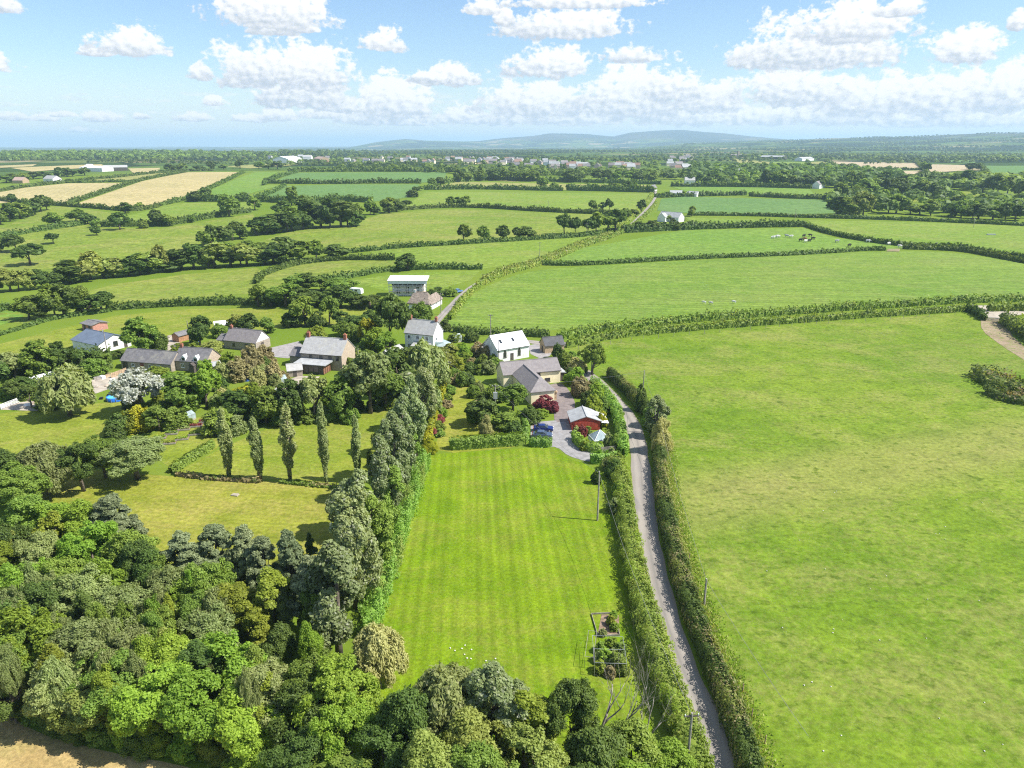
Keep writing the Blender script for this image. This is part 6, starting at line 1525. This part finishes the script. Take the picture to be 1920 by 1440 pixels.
for k, (u, v, nm, b, lab, cat) in enumerate([
    (172, 716, 'rubble_heap', rock_b(.9, concrete), 'heap of dark rubble left in the barn yard', 'rubble'), (182, 712, 'crate', box_b(.8, .6, .7, greywood), 'grey crate beside the rubble heap', 'crate'),
    (192, 710, 'builders_bag', box_b(.6, .6, .8, whitep), 'white builders bag in the barn yard', 'bag'), (198, 708, 'timber_stack', box_b(1.2, .4, .6, palewood), 'stack of orange timber in the barn yard', 'timber'),
    (212, 714, 'builders_bag', box_b(.55, .55, .6, whitep), 'low white bag near the yard middle', 'bag'), (220, 716, 'stone_heap', rock_b(.7, concrete), 'pale stone heap right in the barn yard', 'rubble'),
    (228, 712, 'crate', box_b(.7, .5, .6, darkwood), 'dark crate near the maroon car', 'crate'), (180, 726, 'stone_heap', rock_b(.8, concrete), 'pale stone heap at the yard front', 'rubble'),
    (200, 724, 'stone_heap', rock_b(.6, stone_w), 'brown stone heap at the yard front', 'rubble'), (206, 701, 'boulder', rock_b(1.0, G['mud']), 'orange earth heap at the yard back', 'earth heap'),
    (205, 742, 'tyre_row', box_b(.5, .4, .4, blackm), 'black block left of the blue pool', 'tyre'), (190, 748, 'tyre_row', box_b(.6, .4, .35, blackm), 'black bundle in the grass left of the pool', 'tyre'),
    (52, 760, 'rubbish_heap', rock_b(.9, white), 'whitish rubbish heap by the gate yard', 'rubbish'), (66, 756, 'rubbish_heap', rock_b(.8, stone_w), 'brown rubbish heap by the gate yard', 'rubbish'), (80, 762, 'rubbish_heap', rock_b(.7, concrete), 'pale rubbish heap beside the willow', 'rubbish'),
    (88, 744, 'tarp_pile', rock_b(1.2, metalg), 'silver tarpaulin heap behind the willow', 'tarpaulin'),
    (505, 735, 'garden_table', box_b(.8, .5, .6, whitep), 'white table on the stone house patio', 'table'), (517, 732, 'planter', box_b(.5, .5, .5, whitep), 'white planter on the stone house patio', 'planter'),
    (320, 632, 'earth_heap', rock_b(1.2, concrete), 'pale heap in the yard behind the long barn', 'earth heap'), (340, 627, 'machine', box_b(.9, .6, 1.0, redwood), 'red machine in the yard behind the long barn', 'machine'),
    (372, 640, 'water_butt', box_b(.5, .5, 1.0, M('tarp_blue', (.05, .12, .4))), 'dark blue butt beside the brown timber shed', 'water butt'), (463, 714, 'tarpaulin', rock_b(.9, M('tarp_blue', (.05, .12, .4))), 'blue tarpaulin in the dead bushes', 'tarpaulin'),
    (645, 698, 'oil_tank', box_b(.9, .6, 1.0, M('tank_ochre', (.5, .38, .1))), 'ochre tank at the stone house corner', 'tank'),
]):
    junk(nm, u, v, b, lab, cat)
# pale boards before the long barn
o, L = frame_at('board_fence', (209, 709), (238, 698), 'pale board fence in front of the long barn', 'fence')
for k in range(9): MB().box(L * k / 9 + .01, 0, 0, L * (k + 1) / 9 - .03, .06, 1.3).build('plank', palewood, o)
# glass pyramid beside the garage
x, y = P(1124, 828); o = empty('glass_pyramid', (x, y, ground(x, y) + .1), .25); tag(o, 'white-framed glass pyramid beside the red garage', 'greenhouse')
MB().box(-1.9, -1.9, 0, 1.9, 1.9, .35).build('base', whitep, o)
cs = [(-1.8, -1.8, .9), (1.8, -1.8, .9), (1.8, 1.8, .9), (-1.8, 1.8, .9)]; ap = (0, 0, 2.6)
fr = MB()
for c in cs: fr.tube([c, ap], .06, 5).tube([(c[0], c[1], .35), c], .06, 5)
for a_, b_ in zip(cs, cs[1:] + cs[:1]): fr.tube([a_, b_], .05, 5)
fr.build('frame', whitep, o)
for a_, b_ in zip(cs, cs[1:] + cs[:1]):
    s_ = lambda p, q, t: tuple(i + (j - i) * t for i, j in zip(p, q))
    MB().poly([s_(a_, b_, .04), s_(a_, b_, .96), s_(ap, b_, .05), s_(ap, a_, .05)]).build('pane', greenglass, o)
    MB().poly([(a_[0] * .99, a_[1] * .99, .36), (b_[0] * .99, b_[1] * .99, .36), (b_[0] * .99, b_[1] * .99, .86), (a_[0] * .99, a_[1] * .99, .86)]).build('pane', greenglass, o)
# gates
def gate(FL, FR, label, m, bars=5, h=1.2):
    o, L = frame_at('field_gate', FL, FR, label, 'gate')
    for k in range(bars): MB().box(.06, -.03, .15 + k * (h - .2) / (bars - 1), L - .06, .03, .25 + k * (h - .2) / (bars - 1)).build('rail', m, o)
    for xx in (0, L - .1): MB().box(xx, -.06, -.2, xx + .12, .06, h + .2).build('gate_post', m, o)
    MB().tube([(.1, 0, .2), (L - .1, 0, h)], .04, 5).build('brace', m, o)
gate((1127, 850), (1153, 847), 'grey timber gate at the drive mouth', greywood)
gate((2, 768), (36, 755), 'white five-bar gate at the left yard', whitep)
gate((1846, 601), (1882, 603), 'metal field gate in the far pasture corner', metalg)
gate((1822, 577), (1846, 596), 'timber gate along the pale concrete apron', greywood)
# fruit cage and bed frames
x, y = P(1143, 1240)
o, L = frame_at('fruit_cage', (1114, 1268), (1174, 1270), 'grey tube fruit cage in the vegetable bed', 'fruit cage')
D_ = 5.0
for xx in (0, L / 2, L):
    for yy in (0, D_ / 2, D_): MB().tube([(xx, yy, 0), (xx, yy, 1.9)], .018, 5).build('upright', metalg, o)
for yy in (0, D_ / 2, D_): MB().tube([(0, yy, 1.9), (L, yy, 1.9)], .02, 5).build('top_rail', metalg, o)
for xx in (0, L): MB().tube([(xx, 0, 1.9), (xx, D_, 1.9)], .02, 5).build('top_rail', metalg, o)
o, L = frame_at('fruit_cage', (1096, 1252), (1112, 1254), 'small dark frame left of the fruit cage', 'fruit cage')
for xx in (0, L):
    for yy in (0, 5.0): MB().tube([(xx, yy, 0), (xx, yy, 1.6)], .022, 5).build('upright', greywood, o)
for yy in (0, 5.0): MB().tube([(0, yy, 1.6), (L, yy, 1.6)], .022, 5).build('top_rail', greywood, o)
for xx in (0, L): MB().tube([(xx, 0, 1.6), (xx, 5.0, 1.6)], .022, 5).build('top_rail', greywood, o)
o, L = frame_at('bed_edging', (1121, 1194), (1162, 1192), 'timber edging round the open vegetable bed', 'edging')
MB().box(0, -.03, 0, L, .03, .22).build('plank', greywood, o); MB().box(0, 4.6, 0, L, 4.66, .22).build('plank', greywood, o); MB().box(-.03, .03, 0, .03, 4.6, .22).build('plank', greywood, o); MB().box(L - .03, .03, 0, L + .03, 4.6, .22).build('plank', greywood, o)
for u, v, r_, sp in [(1150, 1160, 14, 'bushb'), (1146, 1172, 16, 'bushl'), (1152, 1182, 14, 'bushb'), (1130, 1192, 12, 'bushg'), (1126, 1222, 18, 'bush'), (1145, 1216, 20, 'bushb'), (1162, 1228, 22, 'bush'), (1135, 1242, 24, 'bushb'), (1156, 1250, 26, 'bush'), (1124, 1260, 20, 'bushl'), (1166, 1264, 22, 'bush'), (1144, 1268, 18, 'bushn'), (1150, 1234, 18, 'bushg'), (1122, 1240, 16, 'bushg')]:
    tree(u, v, v - r_, r_ * 1.2, sp, 'in the vegetable bed')
for k, (u, v) in enumerate([(300, 822), (322, 814), (345, 806), (368, 800), (318, 832), (342, 824), (366, 815), (388, 806), (385, 792)]):
    a = np.array(P(u, v)); q = empty('raised_bed', (a[0], a[1], ground(*a) + .1), R(12)); q['category'] = 'garden bed'; q['group'] = 'raised vegetable beds'; TOP.append(q)
    AUTO.append((q, 'small raised bed in the vegetable plot'))
    MB().box(-1.3, -.6, 0, 1.3, .6, .25).build('soil', soil, q)
    for s_ in (-1, 1): MB().box(-1.36, s_ * .63 - .04, 0, 1.36, s_ * .63 + .04, .3).build('plank', greywood, q)
    pv, pf = leaf_quads(np.stack([RNG.uniform(-1.2, 1.2, 90), RNG.uniform(-.5, .5, 90), RNG.uniform(.25, .6, 90)], 1), RNG.normal(size=(90, 3)) + [0, 0, 1], .28)
    ob('crop', mesh_np('crop', pv, pf, [LEAF[['bright', 'green', 'grey', 'red', 'lime'][k % 5]]]), q)
# boulders and white clover-like patches on the lawn
for k, (u, v) in enumerate([(844, 1216), (853, 1221), (866, 1217), (872, 1211), (871, 1228), (876, 1235), (883, 1236), (884, 1219), (911, 1240), (812, 1281), (822, 1283), (929, 1236)]):
    x, y = P(u, v); q = rock_b(.11, M('mushroom_cap', (.62, .6, .52), .8, .1))(); q.name = 'mushroom'; q.location = (x, y, .1); q['category'] = 'mushroom'; q['group'] = 'white mushrooms on the lawn'; TOP.append(q); AUTO.append((q, 'small white mushroom cap on the long lawn'))
for k in range(46):
    u, v = random.uniform(1330, 1900), random.uniform(860, 1430)
    if u < 1240 + (v - 800) * .34 + 60: continue
    x, y = P(u, v); q = rock_b(random.uniform(.05, .1), M('mushroom_cap', (.62, .6, .52), .8, .1))(); q.name = 'mushroom'; q.location = (x, y, .08); q['category'] = 'mushroom'; q['group'] = 'white specks in the pasture'; q['label'] = 'small white mushroom in the pasture right of the lane'; TOP.append(q)
o, L = frame_at('stone_slab', (432, 930), (444, 932), 'pale stone slab lying in the mown meadow', 'slab'); MB().hexa([(0, 0, 0), (L, .1, 0), (L * .9, 1.0, 0), (.1, .9, 0)], [(0.05, .05, .2), (L * .95, .12, .16), (L * .85, .9, .2), (.15, .8, .18)]).build('slab', concrete, o)

# ------------------------------------------------------------------ poles, wires, posts
POLES = {}
def pole(key, u, vb, h, label, arm=True, box=False):
    x, y = P(u, vb); o = empty('utility_pole', (x, y, ground(x, y)), random.uniform(-.2, .2)); tag(o, label, 'utility pole', 'utility poles')
    MB().tube([(0, 0, -.3), (0, 0, h)], [.16, .11], 8).build('pole', greywood if key != 'dark' else darkwood, o)
    if arm:
        MB().box(-.75, -.06, h - .45, .75, .06, h - .32).build('crossarm', darkwood, o)
        for s_ in (-.65, 0, .65): MB().tube([(s_, 0, h - .32), (s_, 0, h - .12)], [.06, .04], 6).build('insulator', whitep, o)
    if box:
        MB().box(-.45, -.6, h - 3.2, .45, -.15, h - 1.7).build('transformer', metalg, o)
    POLES[key] = (x, y, ground(x, y) + h - .2)
pole('lawn', 1120, 976, 9.0, 'tall wooden pole casting a long shadow on the lawn', arm=False)
pole('front', 1287, 1450, 7.5, 'weathered pole in the hedge at the bottom of the lane')
pole('field', 1320, 1135, 4.2, 'short leaning pole in the grass beside the lane hedge', arm=False)
pole('lane1', 1205, 745, 7.0, 'pole beside the lane opposite the cream house', arm=False)
pole('lane2', 1226, 812, 7.0, 'pole beside the lane opposite the garage', arm=False)
pole('trans', 929, 792, 9.0, 'pole carrying a grey transformer box beside the cream house', box=True)
pole('hedge', 842, 730, 7.5, 'pole standing at the end of the golden hedge')
pole('chapel', 920, 632, 7.5, 'pole behind the white chapel')
pole('thatch', 827, 590, 8.0, 'pole at the roadside by the thatched cottage')
pole('yard', 357, 648, 8.0, 'pole in front of the dark tree behind the barns', arm=False)
pole('garden', 674, 700, 7.0, 'pole behind the stone house gable', arm=False)
pole('far1', 1012, 483, 8.5, 'far pole beside the climbing road')
pole('far2', 1100, 442, 8.5, 'far pole in the tree group left of the road')
pole('far3', 1490, 413, 9.0, 'far pole at the thin green strip')
pole('far4', 1825, 427, 9.0, 'far pole in the wide right field')
pole('far5', 1028, 395, 9.0, 'far thin pole in the long field hedge')
pole('barn', 202, 665, 7.5, 'pole in front of the modern barn', arm=False)
pole('lane3', 1109, 700, 6.5, 'pole among the leaves of the lane tree', arm=False)
def wire(a, b, label, sag=1.0, r_=.018, dz=0.0):
    A_, B_ = Vector(POLES[a] if isinstance(a, str) else a), Vector(POLES[b] if isinstance(b, str) else b)
    pts = [A_.lerp(B_, t) - Vector((0, 0, sag * 4 * t * (1 - t) - dz)) for t in np.linspace(0, 1, 17)]
    o = MB().tube([p - A_ for p in pts], r_, 4).build('power_cable', M('cable_grey', (.20, .20, .20), .6, .05), loc=tuple(A_)); tag(o, label, 'cable', 'overhead cables')
wire('lawn', 'front', 'cable from the lawn pole down over the lane hedge', 1.6)
wire('lawn', 'trans', 'cable from the lawn pole up to the transformer pole', 1.2)
wire('lane2', 'lane1', 'cable between the two poles opposite the garage', .8)
wire('lane2', 'field', 'cable running from the lane down along the pasture hedge', 1.0)
wire('lane1', 'trans', 'upper cable crossing from the lane to the transformer pole', .8)
wire('trans', 'hedge', 'cable from the transformer to the golden hedge pole', .8)
wire('chapel', 'thatch', 'cable from the chapel pole to the thatched cottage', 1.0)
wire('field', (P(1500, 1480)[0], P(1500, 1480)[1], 6.5), 'cable leaving over the near pasture corner', .4)
for k, (u, v) in enumerate([(1392, 1297), (1409, 1345), (1434, 1395), (1292, 1050), (1265, 905), (1258, 845)]):
    x, y = P(u, v); q = MB().tube([(0, 0, -.2), (.02, 0, 1.0), (.02, 0, 1.15)], [.07, .065, .02], 6).build('fence_post', palewood, loc=(x, y, .08)); q['category'] = 'post'; q['group'] = 'fence posts along the pasture edge'; TOP.append(q); AUTO.append((q, 'short timber fence post at the pasture edge'))
for k in range(30):
    t = k / 29; u, v = np.interp(t, [0, .2, .5, .8, 1], [1085, 1200, 1450, 1650, 1790]), np.interp(t, [0, .2, .5, .8, 1], [655, 637, 614, 600, 591])
    x, y = P(u, v); q = MB().tube([(0, 0, -.2), (0, 0, 1.1), (0, 0, 1.2)], [.07, .065, .02], 5).build('fence_post', greywood, loc=(x, y, .08)); q['category'] = 'post'; q['group'] = 'fence posts under the double hedge'; TOP.append(q); AUTO.append((q, 'grey fence post under the lower lane hedge'))

# ------------------------------------------------------------------ dead trees at the end of the lawn
def bare_tree(u, v, h, label, seed, spread=1.0):
    rng = random.Random(seed); x, y = P(u, v); o = empty('dead_tree', (x, y, ground(x, y)), rng.uniform(0, 6)); tag(o, label, 'tree')
    tr, br = MB(), MB()
    def grow(p, d, L, r_, depth, mb):
        pts, rad = [p], [r_]; q = Vector(p); dd = Vector(d)
        for k in range(4):
            dd = (dd + Vector((rng.uniform(-.2, .2), rng.uniform(-.2, .2), rng.uniform(.02, .22)))).normalized()
            q = q + dd * L / 4; pts.append(q.copy()); rad.append(r_ * (1 - .16 * (k + 1)))
        mb.tube(pts, rad, 6 if depth < 2 else 4)
        if depth < 4:
            for k in range(rng.choice([2, 3, 3])):
                i = rng.choice([2, 3, 4]); a = rng.uniform(0, 6.28)
                nd = (dd + Vector((math.cos(a), math.sin(a), .25)) * rng.uniform(.3, .7) * spread).normalized()
                grow(pts[i], nd, L * rng.uniform(.62, .85), rad[i] * .74, depth + 1, br)
    grow(Vector((0, 0, -.2)), Vector((0, 0, 1)), h * .40, h * .018, 0, tr)
    tr.build('trunk', bark_pale, o, smooth=True, fix=False); br.build('branch', bark_pale, o, smooth=True, fix=False)
bare_tree(1122, 1395, 13, 'leafless grey dead tree left beside the fruit cage', 3)
bare_tree(1160, 1425, 15, 'tallest leafless grey dead tree in front of the fruit cage', 8)
bare_tree(1206, 1425, 12.5, 'leafless dead tree against the lane hedge', 12)
bare_tree(938, 1395, 9, 'bare twiggy tree among the leafy ones at the lawn end', 5)
bare_tree(462, 712, 6, 'bare pinkish-grey tree in the garden left of the stone house', 15, 1.2)
bare_tree(490, 720, 6, 'bare grey tree nearest the patio greenhouse', 17, 1.2)

# ------------------------------------------------------------------ cows
def cow_mesh():
    vs = [(0, 0, 1.15), (.55, 0, 1.18), (-.55, 0, 1.18), (.95, 0, 1.35), (1.25, 0, 1.1), (1.5, 0, .85), (-.95, 0, 1.2), (-1.05, 0, .8)]
    es = [(0, 1), (0, 2), (1, 3), (3, 4), (4, 5), (2, 6), (6, 7)]; rs = [.40, .38, .38, .24, .17, .12, .2, .05]
    for sx, root in ((.6, 1), (-.65, 2)):
        for sy in (-.24, .24):
            k = len(vs); vs += [(sx, sy, .72), (sx + (.05 if sx > 0 else -.08), sy, .4), (sx, sy, .03)]; rs += [.16, .09, .08]
            es += [(root, k), (k, k + 1), (k + 1, k + 2)]
    me = bpy.data.meshes.new('cow'); me.from_pydata(vs, es, []); o = ob('cow', me)
    sk = o.modifiers.new('skin', 'SKIN')
    for v, r_ in zip(me.skin_vertices[0].data, rs): v.radius = (r_, r_)
    me.skin_vertices[0].data[0].use_root = True
    o.modifiers.new('sub', 'SUBSURF').render_levels = 1
    dg = bpy.context.evaluated_depsgraph_get(); m2 = bpy.data.meshes.new_from_object(o.evaluated_get(dg)); bpy.data.objects.remove(o); return m2
cm = cow_mesh(); cm.materials.clear(); cm.materials.append(bark)
hide = {'white': M('cow_hide_white', (.68, .66, .62), .8, .08, 1.2), 'black': M('cow_hide_black', (.02, .02, .02), .7, .2, 1.2), 'brown': M('cow_hide_brown', (.24, .11, .05), .8, .2, 1.2), 'grey': M('cow_hide_grey', (.42, .42, .41), .8, .1, 1.2)}
for u, v, c in [(1449, 448, 'white'), (1455, 447, 'white'), (1459, 446, 'white'), (1475, 445, 'grey'), (1483, 446, 'white'), (1507, 445, 'black'), (1519, 444, 'black'), (1501, 453, 'black'), (1509, 451, 'brown'), (1510, 455, 'white'), (1517, 454, 'black'), (1524, 450, 'black'), (1569, 455, 'grey'), (1592, 463, 'black'), (1627, 455, 'white'), (1666, 460, 'white'), (1687, 465, 'white'), (1320, 570, 'white'), (1333, 571, 'grey'), (1376, 569, 'white')]:
    x, y = P(u, v); q = ob('cow', cm, loc=(x, y, ground(x, y) + .1), rz=random.choice([0, .4, 3.1, 2.7, 5.9])); q.scale = ((1.25 if v < 500 else .75),) * 3
    q.material_slots[0].link = 'OBJECT'; q.material_slots[0].material = hide[c]
    q['category'] = 'cow'; q['group'] = 'cows grazing beyond the village'; TOP.append(q)
    AUTO.append((q, c + ' cow grazing in the striped field' if v > 500 else c + ' cow grazing in the field behind the striped one'))
# water trough in the far field
o, L = frame_at('water_trough', (1852, 441), (1867, 441), 'grey trough in the wide right field', 'trough'); MB().box(0, 0, 0, L, 1.5, .8).box(.1, .1, .8, L - .1, .2, .9).build('tank', metalg, o)
# ------------------------------------------------------------------ haze
def build_haze():
    me = MB().box(-45000, -3000, -190, 45000, 42000, 285)
    o = me.build('haze', None)
    m = bpy.data.materials.new('haze_air'); m.use_nodes = True
    t = NT(m.node_tree); t.n.clear()
    out = t.new('ShaderNodeOutputMaterial'); v = t.new('ShaderNodeVolumePrincipled')
    v.inputs['Color'].default_value = (.56, .78, 1.0, 1); v.inputs['Density'].default_value = HAZE_DENSITY
    v.inputs['Anisotropy'].default_value = .1
    t.l.new(v.outputs[0], out.inputs['Volume'])
    o.data.materials.append(m)
    tag(o, 'thin blue summer haze filling the air over the farmland', 'haze', kind='stuff')
build_haze()

# ------------------------------------------------------------------ finish the labels: look-alikes are told apart by their order from the left
ORD = 'first second third fourth fifth sixth seventh eighth ninth tenth eleventh twelfth thirteenth fourteenth fifteenth sixteenth seventeenth eighteenth nineteenth twentieth'.split()
def ordinal(n):
    if n < 20: return ORD[n]
    tens = {2: 'twenty', 3: 'thirty', 4: 'forty', 5: 'fifty'}[(n + 1) // 10]
    return tens + '-' + ORD[(n + 1) % 10 - 1] if (n + 1) % 10 else {2: 'twentieth', 3: 'thirtieth', 4: 'fortieth', 5: 'fiftieth'}[(n + 1) // 10]
def px_u(o):
    x, y, z = o.location
    return 960 + FPX * x / max(1, y * CP - (z - CAM_H) * SP)
by = {}
for o, base in AUTO: by.setdefault(base, []).append(o)
for base, os_ in by.items():
    os_.sort(key=px_u)
    kind = os_[0].get('category', 'thing')
    for k, o in enumerate(os_):
        if len(os_) == 1: o['label'] = base
        elif len(os_) == 2: o['label'] = base + (', left one' if k == 0 else ', right one')
        else: o['label'] = f'{base}, {ordinal(k)} from left'
        if len(os_) > 1 and 'group' not in o: o['group'] = base.replace(' in ', 's in ', 1) if ' in ' in base else base + 's'
print('objects', len(bpy.data.objects), 'tris', sum(len(m.loops) - 2 * len(m.polygons) for m in bpy.data.meshes))

for o in TOP:
    l = str(o.get('label', ''))
    if len(l.split()) > 16: print('LONG', l)
